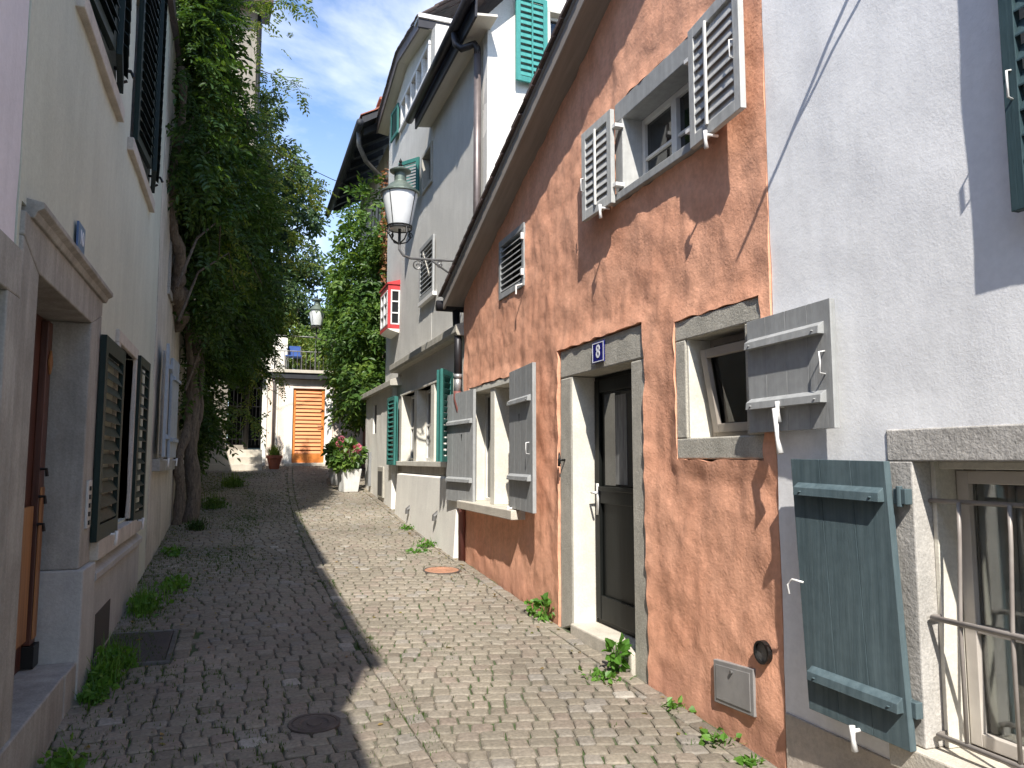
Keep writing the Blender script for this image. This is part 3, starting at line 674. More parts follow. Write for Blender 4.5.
# roof with verge boards and tile courses
mb = MB(); zr = lambda u: rake(u)
XV = 2.24
mb.slab([(XV+.02, 8.75, zr(8.75)-.015), (XV+.02, 1.9, zr(1.9)-.015), (6.5, 1.9, zr(1.9)-.015), (6.5, 8.75, zr(8.75)-.015)], (0, 0, .02)); mb.build('soffit_boards', M['eaveboard'], h)
mb = MB(); mb.slab([(XV-.005, 8.78, zr(8.78)-.04), (XV-.005, 1.9, zr(1.9)-.04), (XV+.02, 1.9, zr(1.9)-.04), (XV+.02, 8.78, zr(8.78)-.04)], (0, 0, .15)); mb.build('verge_board', M['eaveboard'], h, .003)
mb = MB(); mb.slab([(XV-.018, 8.78, zr(8.78)+.10), (XV-.018, 1.9, zr(1.9)+.10), (XV+.02, 1.9, zr(1.9)+.10), (XV+.02, 8.78, zr(8.78)+.10)], (0, 0, .025)); mb.build('verge_flashing', M['zinclight'], h, .003)
rf = MB(); y = 8.86
while y > 1.9:
    x = XV-.05
    while x < 6.4:
        wx = .17; a, b = y, y-.36; j = random.uniform(-.006, .006)
        rf.slab([(x+.003, a, zr(a)+.155+j), (x+.003, b, zr(b)+.125+j), (x+wx-.003, b, zr(b)+.125+j), (x+wx-.003, a, zr(a)+.155+j)], (0, 0, .018)); x += wx
    y -= .155
rf.build('roof_tiles', M['tile'], h)
gt = MB(); gt.tube([(XV-.06, 8.88, zr(8.78)+.02), (6.4, 8.88, zr(8.78)+.02)], .065, 12); gto = gt.build('gutter', M['gutter'], h, smooth=True)
mb = MB(); mb.tube([(2.42, 8.88, 1.84), (2.42, 8.84, 1.60), (2.40, 8.70, 1.42), (2.39, 8.66, .98)], .045, 12); mb.build('downpipe', M['gutter'], h, smooth=True)
mb = MB(); mb.tube([(2.39, 8.66, 1.0), (2.39, 8.66, .95)], .052, 12); mb.tube([(2.39, 8.66, .97), (2.385, 8.66, .78)], .043, 12); mb.build('downpipe_sleeve', M['zinclight'], h, smooth=True)
mb = MB(); mb.tube([(2.385, 8.66, .80), (2.385, 8.66, .70), (2.39, 8.56, .58), (2.41, 8.54, .50), (2.41, 8.53, .2), (2.42, 8.53, g(8.53))], .045, 12); mb.build('downpipe_foot', M['redpipe'], h, smooth=True)
# door
mb = MB()
mb.prism(fr, [(D[1], D[2]-.02), (D[1]+.24, D[2]-.1), (D[1]+.235, -.2), (D[1]+.215, D[3]+.0), (D[1], D[3]+.0)], -.26, .0)
dj = mb.build('door_surround', M['stone'], h, .012); dj['label'] = 'worn grey sandstone door surround'
mb = MB(); mb.prism(fr, [(D[0]-.195, g(4.4)-.05), (D[0], g(4.55)-.05), (D[0], D[3]), (D[0]-.18, D[3])], -.26, .0); mb.build('jamb_stone', M['stone'], dj, .012)
mb = MB(); mb.prism(fr, [(D[0]-.19, D[3]+.002), (D[1]+.22, D[3]+.002), (D[1]+.21, D[3]+.225), (D[0]-.18, D[3]+.23)], -.26, .0); mb.build('lintel', M['stone'], dj, .012)
mb = MB(); mb.box(fr, D[1]-.012, D[1]-.0005, -.25, -.004, D[2], D[3]-.004); mb.build('painted_reveal', M['jamb'], dj)
mb = MB(); mb.box(fr, D[0]+.001, D[1]-.001, -.4, .025, g(4.5)-.05, D[2]); mb.build('doorstep', M['stonewarm'], dj, .012)
dr = MB(); dr.box(fr, D[0]+.001, D[1]-.013, -.26, -.20, D[2]+.001, D[3]-.005); dro = dr.build('door', M['blackdoor'], h, .003); dro['label'] = 'black panelled front door with tall glass light'
mb = MB()
for (a, b, c, d) in ((D[0]+.02, D[0]+.10, -1.20, .62), (D[1]-.13, D[1]-.05, -1.20, .62)): mb.box(fr, a, b, -.20, -.175, c, d)
for (c, d) in ((-1.20, -1.02), (-.33, -.20), (.52, .62)): mb.box(fr, D[0]+.101, D[1]-.131, -.20, -.178, c, d)
mb.box(fr, D[0]+.101, D[1]-.131, -.178, -.158, -.235, -.20)
mb.build('door_panels', M['blackdoor'], dro, .006)
mb = MB(); mb.box(fr, D[0]+.16, D[1]-.20, -.199, -.19, -.19, .50); mb.build('pane', M['dkglass'], dro)
curt = MB(); curt.box(fr, D[0]+.42, D[0]+.60, -.189, -.187, -.18, .48); curt.build('net_curtain', mat('grey_net', (.22, .22, .21), .7, (.10, .10, .10), 3, stretch=(9, 9, 1)), dro)
mb = MB(); mb.box(fr, D[1]-.115, D[1]-.08, -.175, -.168, -.42, -.18); mb.tube([fr.P(D[1]-.10, -.17, -.25), fr.P(D[1]-.10, -.12, -.25), fr.P(D[1]-.20, -.115, -.25)], .009); mb.build('handle', M['whitehw'], dro, smooth=True)
mb = MB(); mb.tube([fr.P(5.66, 0, .0), fr.P(5.66, .06, .0)], .010); mb.tube([fr.P(5.66, .05, .05), fr.P(5.66, .05, -.03)], [.008, .014]); mb.tube([fr.P(5.66, .05, .06), fr.P(5.655, .055, -.05)], [.006, .012]); mb.build('bell_pull', M['black'], h, smooth=True)
# number plate
f8 = right(2.435)
mb = MB(); mb.prism(f8, [(4.90, .70), (5.095, .70), (5.095, .855), (4.90, .855)], 0, .008); npz = mb.build('number_plate', M['bluetin'], h, .002)
mb = MB(); a, b, c, d = 4.907, 5.088, .707, .848; e = .006
mb.box(f8, a, b, .008, .0095, c, c+e); mb.box(f8, a, b, .008, .0095, d-e, d); mb.box(f8, a, a+e, .008, .0095, c+e, d-e); mb.box(f8, b-e, b, .008, .0095, c+e, d-e); mb.build('plate_rim', M['whitetin'], npz)
def text_mesh(s, size, m, loc, rot, parent, name='digit', ext=.001, sx=1):
    cu = bpy.data.curves.new('t', 'FONT'); cu.body = s; cu.size = size; cu.extrude = ext; cu.align_x = 'CENTER'; cu.align_y = 'CENTER'; cu.resolution_u = 6; cu.offset = size*.012
    to = bpy.data.objects.new('t', cu); COL.objects.link(to); bpy.context.view_layer.update()
    me = bpy.data.meshes.new_from_object(to.evaluated_get(bpy.context.evaluated_depsgraph_get())); bpy.data.objects.remove(to)
    Mx = Matrix.Translation(loc) @ rot.to_matrix().to_4x4() @ Matrix.Diagonal((sx, 1, 1, 1)); me.transform(Mx)
    me.materials.clear(); me.materials.append(m); o = bpy.data.objects.new(name, me); COL.objects.link(o); o.parent = parent
    loc_ = Vector((0, 0, 0)); q = parent
    while q: loc_ += q.location; q = q.parent
    o.location = -loc_; return o
from mathutils import Euler
text_mesh('8', .135, M['whitetin'], Vector((2.435-.0095, 4.995, .778)), Euler((R(90), 0, R(-90))), npz, ext=.0008)
# small window with pivoted sash and grey shutter
ws = surround('window', fr, *SW, .14, .11, .12, .12, M['stone'], h, .012, .2, .008); ws['label'] = 'small square window with a tilted brown sash'
mb = MB(); mb.box(fr, SW[1]-.018, SW[1]-.001, -.19, -.0, SW[2], SW[3]); mb.build('painted_reveal', M['jamb'], ws, .003)
mb = MB(); a, b, c, d = SW[0], SW[1]-.02, SW[2], SW[3]
mb.box(fr, b-.04, b, -.19, -.145, c, d); mb.box(fr, a, b-.04, -.19, -.145, c, c+.04); mb.box(fr, a, b-.04, -.19, -.145, d-.04, d); wf = mb.build('window_frame', M['brownframe'], ws, .004)
tl_ = MB(); b2 = b-.05
def tilt_q(u_, z_): return fr.P(u_, -.14 + .10*(z_-c)/(d-c) - .02, z_ - .02)
for (p0, p1, q0, q1) in ((b2-.055, b2, c+.05, d-.05), (a+.0, a+.05, c+.05, d-.05), (a+.05, b2-.055, c+.05, c+.10), (a+.05, b2-.055, d-.10, d-.05)):
    v8 = [tilt_q(p0, q0), tilt_q(p1, q0), tilt_q(p1, q1), tilt_q(p0, q1)]; tl_.slab(v8, (-.03, 0, 0))
tl_.build('sash', M['brownframe'], ws, .004)
tl_ = MB(); tl_.slab([tilt_q(a+.03, c+.08), tilt_q(b2-.03, c+.08), tilt_q(b2-.03, d-.08), tilt_q(a+.03, d-.08)], (-.003, 0, 0)); tp = tl_.build('pane', M['glass'], ws); tp.location.x += .012
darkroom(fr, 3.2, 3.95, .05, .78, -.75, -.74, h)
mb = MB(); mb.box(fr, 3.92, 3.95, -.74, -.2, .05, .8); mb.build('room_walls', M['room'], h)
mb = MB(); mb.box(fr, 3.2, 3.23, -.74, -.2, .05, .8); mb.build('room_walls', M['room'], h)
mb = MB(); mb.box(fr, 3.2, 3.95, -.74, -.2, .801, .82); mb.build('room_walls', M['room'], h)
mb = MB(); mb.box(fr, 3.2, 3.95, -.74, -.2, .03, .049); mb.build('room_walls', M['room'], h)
ss = board_shutter(h, (2.435, 3.235), (-.05, -1), .62, .135, .695, M['greyshut'], (.575, .275), side=1, t=.028, boards=4, label='small grey board shutter overlapping the white house', hookpos=[(.28, .25)], handle=(.575, .42))
mb = MB(); f2 = Fr((2.435, 3.235, 0), (-.05, -1, 0), (-1, .05, 0)); mb.tube([f2.P(.27, .07, .24), f2.P(.28, .07, .10), f2.P(.30, .07, .03)], [.014, .009, .016]); mb.build('stay_bar', M['whitehw'], ss, smooth=True)
# upper window
uo = surround('window', fr, *UW, .05, .10, .0, .14, M['greyshut'], h, .02, .2, .005); uo['label'] = 'upper casement window with grey painted frame'
mb = MB(); mb.box(fr, UW[0]-.10, UW[1]+.14, -.2, .055, UW[2]-.055, UW[2]-.001); mb.build('sill', M['greyshut'], uo, .005)
mb = MB(); mb.box(fr, UW[1]-.012, UW[1]-.001, -.19, .021, UW[2], UW[3]); mb.build('painted_reveal', M['lightgrey'], uo)
so_ = sash(fr, UW[0]+.0, UW[1]-.013, UW[2]+.001, UW[3]-.001, -.13, M['winframe'], uo, 2, (.45,), .04, .022)
louvre_shutter(h, (2.385, 4.61), (-.02, 1), .46, 1.76, 2.43, M['lightgrey'], side=-1, nsl=9, open_=1.6, rodmat=M['winframe'], hookpos=[(.10, 1.75)], label='left upper louvred shutter', handle=(.43, 2.03), rodpos=.5)
louvre_shutter(h, (2.395, 3.64), (-.09, -1), .54, 1.76, 2.46, M['lightgrey'], side=1, nsl=9, open_=1.6, rodmat=M['winframe'], hookpos=[(.24, 1.74)], label='right upper louvred shutter', handle=(.48, 2.1), rodpos=.35)
for zz in (1.88, 2.3):
    for u_ in (4.56, 3.63): mb = MB(); mb.box(fr, u_, u_+.06, .02, .085, zz-.012, zz+.012); mb.build('hinge', M['whitehw'], uo)
# closed louvre under the eaves
bo = surround('loft_opening', fr, BW[0]+.06, BW[1]-.06, BW[2]+.06, BW[3]-.06, .06, .06, .06, .06, M['greyshut'], h, .03, .1, .004)
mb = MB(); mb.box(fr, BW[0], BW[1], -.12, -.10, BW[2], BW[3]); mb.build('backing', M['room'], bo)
mb = MB(); k = 8
for i in range(k):
    z = BW[2]+.07+(BW[3]-BW[2]-.14)*(i+.5)/k
    q = [fr.P(BW[0]+.06, .028, z-.028), fr.P(BW[1]-.06, .028, z-.028), fr.P(BW[1]-.06, -.03, z+.022), fr.P(BW[0]+.06, -.03, z+.022)]; mb.slab(q, (0, 0, .010))
mb.build('slats', M['lightgrey'], bo)
mb = MB(); mb.tube([fr.P(6.56, .03, 1.62), fr.P(6.56, .09, 1.60), fr.P(6.56, .09, 1.52)], .008); mb.box(fr, 6.52, 6.545, .03, .055, 1.7, 1.76); mb.box(fr, 6.52, 6.545, .03, .055, 2.04, 2.10); mb.build('stay_hook', M['whitehw'], bo)
# lower double window
lo = MB(); fl = fr
for (a, b) in ((LW[0]-.04, LW[0]), (LW[1], LW[1]+.06)): lo.box(fl, a, b, -.22, .012, LW[2], LW[3])
lo.box(fl, LW[0]-.04, LW[1]+.06, -.22, .012, LW[3], LW[3]+.065); lwo = lo.build('window', M['jamb'], h, .006); lwo['label'] = 'ground floor double window with stone mullion'
mb = MB(); mb.box(fl, 7.46, 7.60, -.20, .0, LW[2], LW[3]); mb.build('mullion', M['jamb'], lwo, .006)
mb = MB(); mb.box(fl, LW[0]-.30, LW[1]+.08, -.2, .14, LW[2]-.085, LW[2]); mb.build('sill', M['stonewarm'], lwo, .006)
for a, b in ((LW[0]+.001, 7.459), (7.601, LW[1]-.001)): sash(fl, a, b, LW[2]+.001, LW[3]-.001, -.16, M['winframe'], lwo, 1, (), .035, .02)
board_shutter(h, (2.42, 8.02), (-.06, 1), .93, -.47, .77, M['greyshut'], (.43, -.22), side=-1, t=.032, boards=4, heart=(.38, .26), hookpos=[(.33, -.47)], label='left ground floor grey board shutter with a cut-out', handle=(.9, .05))
board_shutter(h, (2.41, 6.80), (-.09, -1), .80, -.44, .82, M['greyshut'], (.53, -.15), side=1, t=.032, boards=4, heart=(.36, .38), hookpos=[(.10, -.44)], label='right ground floor grey board shutter with a cut-out', handle=(.70, .1))
# hatch and vent near the ground
mb = MB(); mb.prism(fr, [(3.30, -1.26), (3.64, -1.28), (3.64, -1.06), (3.30, -1.03)], -.02, .020); ho = mb.build('meter_hatch', M['hatch'], h, .004)
mb = MB(); mb.prism(fr, [(3.325, -1.24), (3.615, -1.255), (3.615, -1.08), (3.325, -1.055)], .020, .024); mb.build('hatch_door', M['hatch'], ho, .002)
mb = MB(); mb.tube([fr.P(3.47, .024, -1.085), fr.P(3.47, .035, -1.085)], .009); mb.build('lock', M['iron'], ho)
def ring_x(mb_, fr_, u, z, r0, r1, n0, n1, seg=20):
    b = len(mb_.v)
    for rr, nn in ((r1, n0), (r1, n1), (r0, n1), (r0, n0)):
        for k in range(seg): tt = 2*math.pi*k/seg; mb_.v.append(tuple(fr_.P(u+rr*math.cos(tt), nn, z+rr*math.sin(tt))))
    for i in range(4):
        for k in range(seg): mb_.f.append((b+i*seg+k, b+i*seg+(k+1) % seg, b+((i+1) % 4)*seg+(k+1) % seg, b+((i+1) % 4)*seg+k))
mb = MB(); ring_x(mb, fr, 3.22, -.93, .046, .056, -.02, .032); vo = mb.build('vent_pipe', M['black'], h)
mb = MB(); ring_x(mb, fr, 3.22, -.93, .001, .046, .0, .018); mb.build('vent_flap', M['iron'], vo)

# ---------------- grey house with the ledge
h = thing('grey_house', 'grey roughcast house beyond the orange one with stone ledge and dark gutter', 'house', (4.5, 10.5, g(10.5)))
G3 = right(2.50); U3 = right(2.73)
W3 = (9.20, 12.45, -.02, 1.04)
facade('ground_floor_wall', G3, 8.62, 12.85, gnd, const(1.46), [W3], M['greywall'], h, .08, .02, 1.1, .25, 0, 4.4)
mb = MB()
prof = [(0, .0, -1.4), (0, .12, -1.4), (0, .07, -.20), (0, 0, -.16)]
def sect(mb_, fr_, u0, u1, pr):
    k = len(pr); vs_ = [fr_.P(u0, n_, z_) for n_, z_ in pr] + [fr_.P(u1, n_, z_) for n_, z_ in pr]
    mb_.add(vs_, [tuple(range(k)), tuple(range(2*k-1, k-1, -1))] + [(i, (i+1) % k, k+(i+1) % k, k+i) for i in range(k)])
sect(mb, G3, 8.66, 12.3, [(-.02, -1.3), (.16, -1.3), (.10, -.22), (-.02, -.20)]); po = mb.build('battered_plinth', M['cream'], h, .01)
mb = MB(); sect(mb, G3, 8.62, 12.85, [(-.3, 1.46), (.13, 1.46), (.15, 1.50), (.15, 1.585), (-.02, 1.64), (-.3, 1.64)]); mb.build('ledge', M['stone'], h, .006)
wo = MB(); wo.box(G3, W3[0]-.09, W3[1]+.09, -.2, .025, W3[3], W3[3]+.03)
wo.box(G3, W3[0]-.0, W3[0]+.07, -.2, .025, W3[2], W3[3]); wo.box(G3, W3[1]-.07, W3[1], -.2, .025, W3[2], W3[3]); w3 = wo.build('window', M['jamb'], h, .006); w3['label'] = 'wide three-light window with pale mullions'
for c_ in (10.28, 11.36): mb = MB(); mb.box(G3, c_-.10, c_+.10, -.18, .02, W3[2], W3[3]); mb.build('mullion', M['jamb'], w3, .006)
for a, b in ((9.271, 10.179), (10.381, 11.259), (11.461, 12.379)): sash(G3, a, b, W3[2]+.001, W3[3]-.001, -.12, M['winframe'], w3, 2, (.5,), .05, .03)
mb = MB(); mb.box(G3, W3[0]-.1, W3[1]+.1, -.1, .08, W3[2]-.07, W3[2]); mb.build('sill', M['jamb'], w3, .006)
mb = MB(); mb.box(G3, 8.9, 12.6, .0, .03, -.19, -.092); mb.build('apron', M['brownwall'], w3)
for kk in range(2):
    louvre_shutter(h, (2.44-.05*kk, 12.50-.1*kk), (-.03, .55), .50, -.08, 1.04, M['tealdark'], side=-1, nsl=13, rod=False, label='teal shutter folded at the far end of the wide window')
louvre_shutter(h, (2.47, 9.16), (-.42, -.5), .40, -.02, 1.07, M['tealdark'], side=1, nsl=13, rod=False, label='teal shutter folded at the near end of the wide window')
louvre_shutter(h, (2.43, 9.06), (-.30, -.5), .40, -.02, 1.07, M['tealdark'], side=1, nsl=13, rod=False, label='second leaf of the teal shutter by the downpipe')
mb = MB()
for uu, zz in ((9.55, -.70), (11.2, -.72)): mb.tube([G3.P(uu, .1, zz+.05), G3.P(uu, .16, zz-.0), G3.P(uu, .16, zz-.06)], .03, 8)
mb.build('drain_spout', M['iron'], h)
# upper wall, side wall, upper windows
WU = (11.45, 12.15, 4.35, 5.02)
WS = (11.15, 12.05, 2.56, 3.40)
facade('upper_wall', U3, 8.64, 11.40, const(1.55), const(5.35), [], M['greywall'], h, .12, .012, .9, .3, 0, 8.2)
SF = facing(8.62)
facade('side_wall', SF, 2.73, 7.5, const(1.2), lambda u: 5.5+1.1*max(0, min(u, 5.1)-2.73)-1.1*max(0, u-5.1), [(3.50, 4.3, 4.72, 5.75)], M['cream'], h, .12, .01, .9, .2, 0, 1.2)
wl = surround('side_window', SF, 3.56, 4.24, 4.78, 5.69, .06, .06, .06, .06, M['jamb'], h, .02, .15)
sash(SF, 3.561, 4.239, 4.781, 5.689, -.08, M['winframe'], wl, 2, (.33, .66), .045, .02)
louvre_shutter(h, (3.50, 8.58), (-1, -.10), .44, 4.66, 5.80, M['tealshut'], side=-1, nsl=12, rod=True, rodpos=.5, label='bright teal louvred shutter on the sunlit side wall', open_=.8)
ev = MB(); ev.slab([(2.50, 8.32, 5.27), (2.50, 11.6, 5.27), (2.76, 11.6, 5.30), (2.76, 8.32, 5.30)], (0, 0, .03)); ev.build('soffit', M['soffit'], h)
ev = MB(); ev.slab([(2.47, 8.30, 5.44), (2.47, 11.38, 5.44), (5.15, 11.38, 8.0), (5.15, 8.30, 8.0)], (0, 0, .10)); ev.build('roof', M['tile'], h)
ev = MB(); ev.box(right(2.50), 8.30, 11.62, 0, .03, 5.24, 5.50); ev.build('fascia', M['gutter'], h)
ev = MB(); ev.tube([(2.40, 8.25, 5.47), (2.40, 11.72, 5.42)], .065, 12); ev.build('gutter', M['gutter'], h, smooth=True)
ev = MB(); ev.tube([(2.41, 9.0, 5.40), (2.42, 8.98, 5.24), (2.48, 8.92, 5.16), (2.56, 8.86, 5.18), (2.62, 8.82, 5.20), (2.65, 8.80, 5.14), (2.655, 8.80, 5.05)], .045, 12); ev.build('swan_neck', M['gutter'], h, smooth=True)
ev = MB(); ev.tube([(2.655, 8.80, 5.08), (2.655, 8.80, 1.66)], .045, 12); ev.build('downpipe', M['zinc'], h, smooth=True)

# ---------------- tall far house with the bay
h = thing('tall_grey_house', 'tallest pale grey house on the right with a red bay and white window strip', 'house', (4.5, 13.2, g(13.2)))
facade('upper_wall', U3, 11.40, 15.35, const(1.3), lambda u: float(np.interp(u, [11.4, 13.4, 15.4], [6.9, 7.32, 6.9])), [WU, (11.72, 14.08, 6.25, 6.84), WS], M['greywall'], h, .12, .012, .9, .3, 0, 5.5)
facade('ground_floor_wall', right(2.42), 12.87, 15.75, gnd, const(1.24), [(14.45, 14.9, .5, 1.05)], M['cream'], h, .1, .02, 1.1, .25, 0, 2.4)
mb = MB(); sect(mb, right(2.42), 12.5, 15.85, [(-.35, 1.24), (.12, 1.22), (.12, 1.31), (-.35, 1.50)]); mb.build('ledge', M['stone'], h, .006)
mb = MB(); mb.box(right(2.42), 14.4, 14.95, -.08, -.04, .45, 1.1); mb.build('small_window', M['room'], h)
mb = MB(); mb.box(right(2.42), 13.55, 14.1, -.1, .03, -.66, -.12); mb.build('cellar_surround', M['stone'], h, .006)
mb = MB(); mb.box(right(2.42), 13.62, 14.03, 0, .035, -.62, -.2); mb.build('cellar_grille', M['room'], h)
mb = MB(); mb.box(right(2.42), 15.0, 15.12, 0, .05, -.5, .15); mb.build('meter_box', M['zinclight'], h)
mb = MB(); mb.box(Fr((0, 15.75, 0), (1, 0, 0), (0, -1, 0)), 2.44, 6.5, -.1, 0, -1, 1.2); mb.build('end_wall', M['cream'], h)
mb = MB(); mb.box(Fr((0, 15.35, 0), (1, 0, 0), (0, -1, 0)), 2.76, 6.5, -.1, 0, 1.2, 7.0); mb.build('end_wall', M['cream'], h)
facade('near_side_wall', facing(11.42), 2.75, 7, const(4.0), const(6.95), [], M['cream'], h, .5, 0, 1, .2)
wz = MB(); wz.box(U3, 11.72, 14.08, -.12, -.10, 6.25, 6.84); wzo = wz.build('window_strip', M['dkglass'], h)
mb = MB(); mb.box(U3, 11.72, 14.08, -.1, .03, 6.76, 6.84); mb.box(U3, 11.72, 14.08, -.1, .05, 6.23, 6.30)
for k in range(6): c_ = 11.77+k*.452; mb.box(U3, c_-.04, c_+.04, -.1, .025, 6.301, 6.759)
mb.build('frame', M['whitehw'], wzo, .004)
wx = MB(); wx.box(U3, WU[0], WU[1], -.12, -.10, WU[2], WU[3]); wxo = wx.build('upper_window', M['dkglass'], h)
surround('frame', U3, WU[0]+.06, WU[1]-.06, WU[2]+.06, WU[3]-.06, .06, .06, .06, .06, M['stone'], wxo, .03, .1)
louvre_shutter(h, (2.68, 12.18), (-.35, .5), .46, 4.36, 5.02, M['tealdark'], side=-1, nsl=10, rod=False, label='teal shutter of the upper window above the street lamp')
louvre_shutter(h, (2.69, 14.12), (-.06, 1), .55, 6.25, 6.85, M['tealdark'], side=-1, nsl=12, rod=False, label='dark teal shutter under the high eaves')
wy = MB(); wy.box(U3, WS[0], WS[1], -.12, -.10, WS[2], WS[3]); wyo = wy.build('louvred_window', M['room'], h)
louvre_shutter(h, (2.70, 11.14), (0, 1), .93, 2.54, 3.42, M['greyshut'], side=-1, nsl=10, rod=False, label='closed grey louvred shutter behind the lamp bracket', open_=.55)
mb = MB(); mb.box(U3, 11.1, 12.12, 0, .07, 2.47, 2.53); mb.build('sill', M['whitehw'], wyo)
# bay
B = MB(); y0, y1, xa, xb, zb_, zt_ = 13.98, 14.80, 2.51, 2.75, 2.42, 3.25
def fbay(mb_, e_, n_): pass
FN = Fr((0, y0, 0), (1, 0, 0), (0, -1, 0)); FS = right(xa)
B.box(FN, xa, xa+.05, -.05, 0, zb_, zt_); B.box(FN, xa+.05, xb, -.05, 0, zb_, zb_+.08); B.box(FN, xa+.05, xb, -.05, 0, zt_-.10, zt_)
B.box(FS, y0+.051, y1, -.05, 0, zb_, zb_+.08); B.box(FS, y0+.051, y1, -.05, 0, zt_-.10, zt_); B.box(FS, y1-.05, y1, -.05, 0, zb_+.08, zt_-.10)
bo = B.build('bay_window', M['redpaint'], h, .004); bo['label'] = 'small red box bay window'
mb = MB(); mb.box(FN, xa+.05, xb, -.03, -.02, zb_+.08, zt_-.1); mb.box(FS, y0+.06, y1-.05, -.03, -.02, zb_+.08, zt_-.1); mb.build('pane', M['dkglass'], bo)
mb = MB(); z0_, z1_ = zb_+.08, zt_-.10
for z in (z0_+.012, (z0_*2+z1_)/3, (z0_+2*z1_)/3, z1_-.012): mb.box(FN, xa+.052, xb, -.02, .004, z-.012, z+.012); mb.box(FS, y0+.052, y1-.05, -.02, .004, z-.012, z+.012)
mb.box(FN, xa+.052, xa+.075, -.02, .006, z0_, z1_); mb.box(FN, xb-.045, xb-.02, -.02, .006, z0_, z1_)
for u_ in (y0+.08, y0+.41, y1-.08): mb.box(FS, u_-.018, u_+.018, -.02, .006, z0_, z1_)
mb.build('glazing_bars', M['whitehw'], bo)
mb = MB(); mb.prism(FN, [(xa-.02, zt_), (xb, zt_), (xb, zt_+.10), (xa-.02, zt_+.03)], -.86, .02); mb.build('bay_roof', M['redpaint'], bo)
mb = MB(); mb.prism(FN, [(xa, zb_-.002), (xb, zb_-.002), (xb, zb_-.08), (xa+.06, zb_-.03)], -.80, 0); mb.build('bay_base', M['cream'], bo)
# high roof following the bent eave line
pts = [(15.75, 6.90), (13.5, 7.34), (11.62, 6.98)]
ev = MB()
for (ya, za), (yb, zb2) in zip(pts, pts[1:]): ev.slab([(2.55, ya, za), (2.55, yb, zb2), (2.78, yb, zb2-.04), (2.78, ya, za-.04)], (0, 0, .03))
ev.build('soffit', M['soffit'], h)
ev = MB()
for (ya, za), (yb, zb2) in zip(pts, pts[1:]): ev.slab([(2.52, ya, za-.02), (2.52, yb, zb2-.02), (2.55, yb, zb2-.02), (2.55, ya, za-.02)], (0, 0, .17))
ev.build('fascia', M['zinc'], h)
rf = MB()
for (ya, za), (yb, zb2) in zip(pts, pts[1:]):
    n_ = int(abs(ya-yb)/.17)
    for i in range(n_):
        a = ya+(yb-ya)*i/n_; b = ya+(yb-ya)*(i+1)/n_; za_ = za+(zb2-za)*i/n_; zb3 = za+(zb2-za)*(i+1)/n_
        for k in range(10):
            x0_ = 2.48+k*.30; dz = k*.24+.16+random.uniform(-.01, .01)
            rf.slab([(x0_, a, za_+dz), (x0_, b+.01, zb3+dz), (x0_+.36, b+.01, zb3+dz+.26), (x0_+.36, a, za_+dz+.26)], (0, 0, .022))
rf.build('roof_tiles', M['tile'], h)
ev = MB(); ev.box(facing(11.60), 2.50, 3.3, -.05, .0, 6.96, 7.10); ev.build('verge', M['gutter'], h)
ev = MB(); ev.box(facing(11.60), 2.50, 3.4, -.3, .03, 7.11, 7.18); ev.build('verge_flashing', M['whitehw'], h)

# ---------------- creeper house with deep dark eaves
h = thing('creeper_house', 'far right house with deep black eaves whose wall is covered in creeper', 'house', (5, 18.5, g(18.5)))
E5 = right(3.0)
facade('wall', E5, 15.40, 21.4, const(-.8), const(7.2), [], M['beigewall'], h, .3, .02, .9, .3, 0, 2)
mb = MB(); mb.box(Fr((0, 21.35, 0), (1, 0, 0), (0, 1, 0)), 3.0, 7, -.1, 0, -.8, 7.2); mb.build('end_wall', M['beigewall'], h)
mb = MB(); mb.box(Fr((0, 15.5, 0), (1, 0, 0), (0, 1, 0)), 3.0, 7, -.1, 0, -.8, 7.2); mb.build('end_wall', M['beigewall'], h)
ev = MB(); ev.slab([(2.18, 15.45, 6.93), (2.18, 21.5, 6.93), (6, 21.5, 9.2), (6, 15.45, 9.2)], (0, 0, .14)); ev.build('roof', M['darkeave'], h)
rf = MB()
for j in range(34):
    for k in range(12):
        a = 15.42+j*.18; x0_ = 2.14+k*.30; dz = 7.09+k*.178
        rf.slab([(x0_, a, dz), (x0_, a+.17, dz), (x0_+.36, a+.17, dz+.19), (x0_+.36, a, dz+.19)], (0, 0, .02))
rf.build('roof_tiles', M['redtile'], h)
for k in range(9):
    yy = 15.7+k*.68; ev = MB(); ev.slab([(2.25, yy, 6.80), (2.25, yy+.11, 6.80), (3.02, yy+.11, 7.26), (3.02, yy, 7.26)], (0, 0, .14)); ev.build('rafter', M['darkeave'], h)
ev = MB(); ev.tube([(2.13, 15.4, 6.93), (2.13, 21.55, 6.86)], .075, 12); ev.build('gutter', M['darkeave'], h, smooth=True)
ev = MB(); ev.tube([(2.15, 15.75, 6.86), (2.17, 15.8, 6.6), (2.35, 16.0, 6.35), (2.85, 16.4, 6.1), (2.93, 16.45, 5.9), (2.93, 16.45, 0)], .05, 12); ev.build('downpipe', M['iron'], h, smooth=True)
mb = MB(); mb.lathe((2.8, 15.9, 7.2), [(.26, 0), (.26, .42)], 4, rot=.78); co_ = mb.build('chimney', M['cream'], h)
mb = MB(); mb.lathe((2.8, 15.9, 7.62), [(.33, 0), (.33, .05), (.02, .2)], 4, rot=.78); mb.build('chimney_cap', M['redtile'], co_)
mb = MB()
for k in range(7): mb.box(right(2.96), 17.5+k*.30, 17.66+k*.30, 0, .05, -.1, 1.5)
mb.box(right(2.955), 17.4, 19.6, 0, .04, -.2, -.1); mb.box(right(2.955), 17.4, 19.6, 0, .06, 1.5, 1.62); mb.build('timber_screen', M['browndoor'], h)

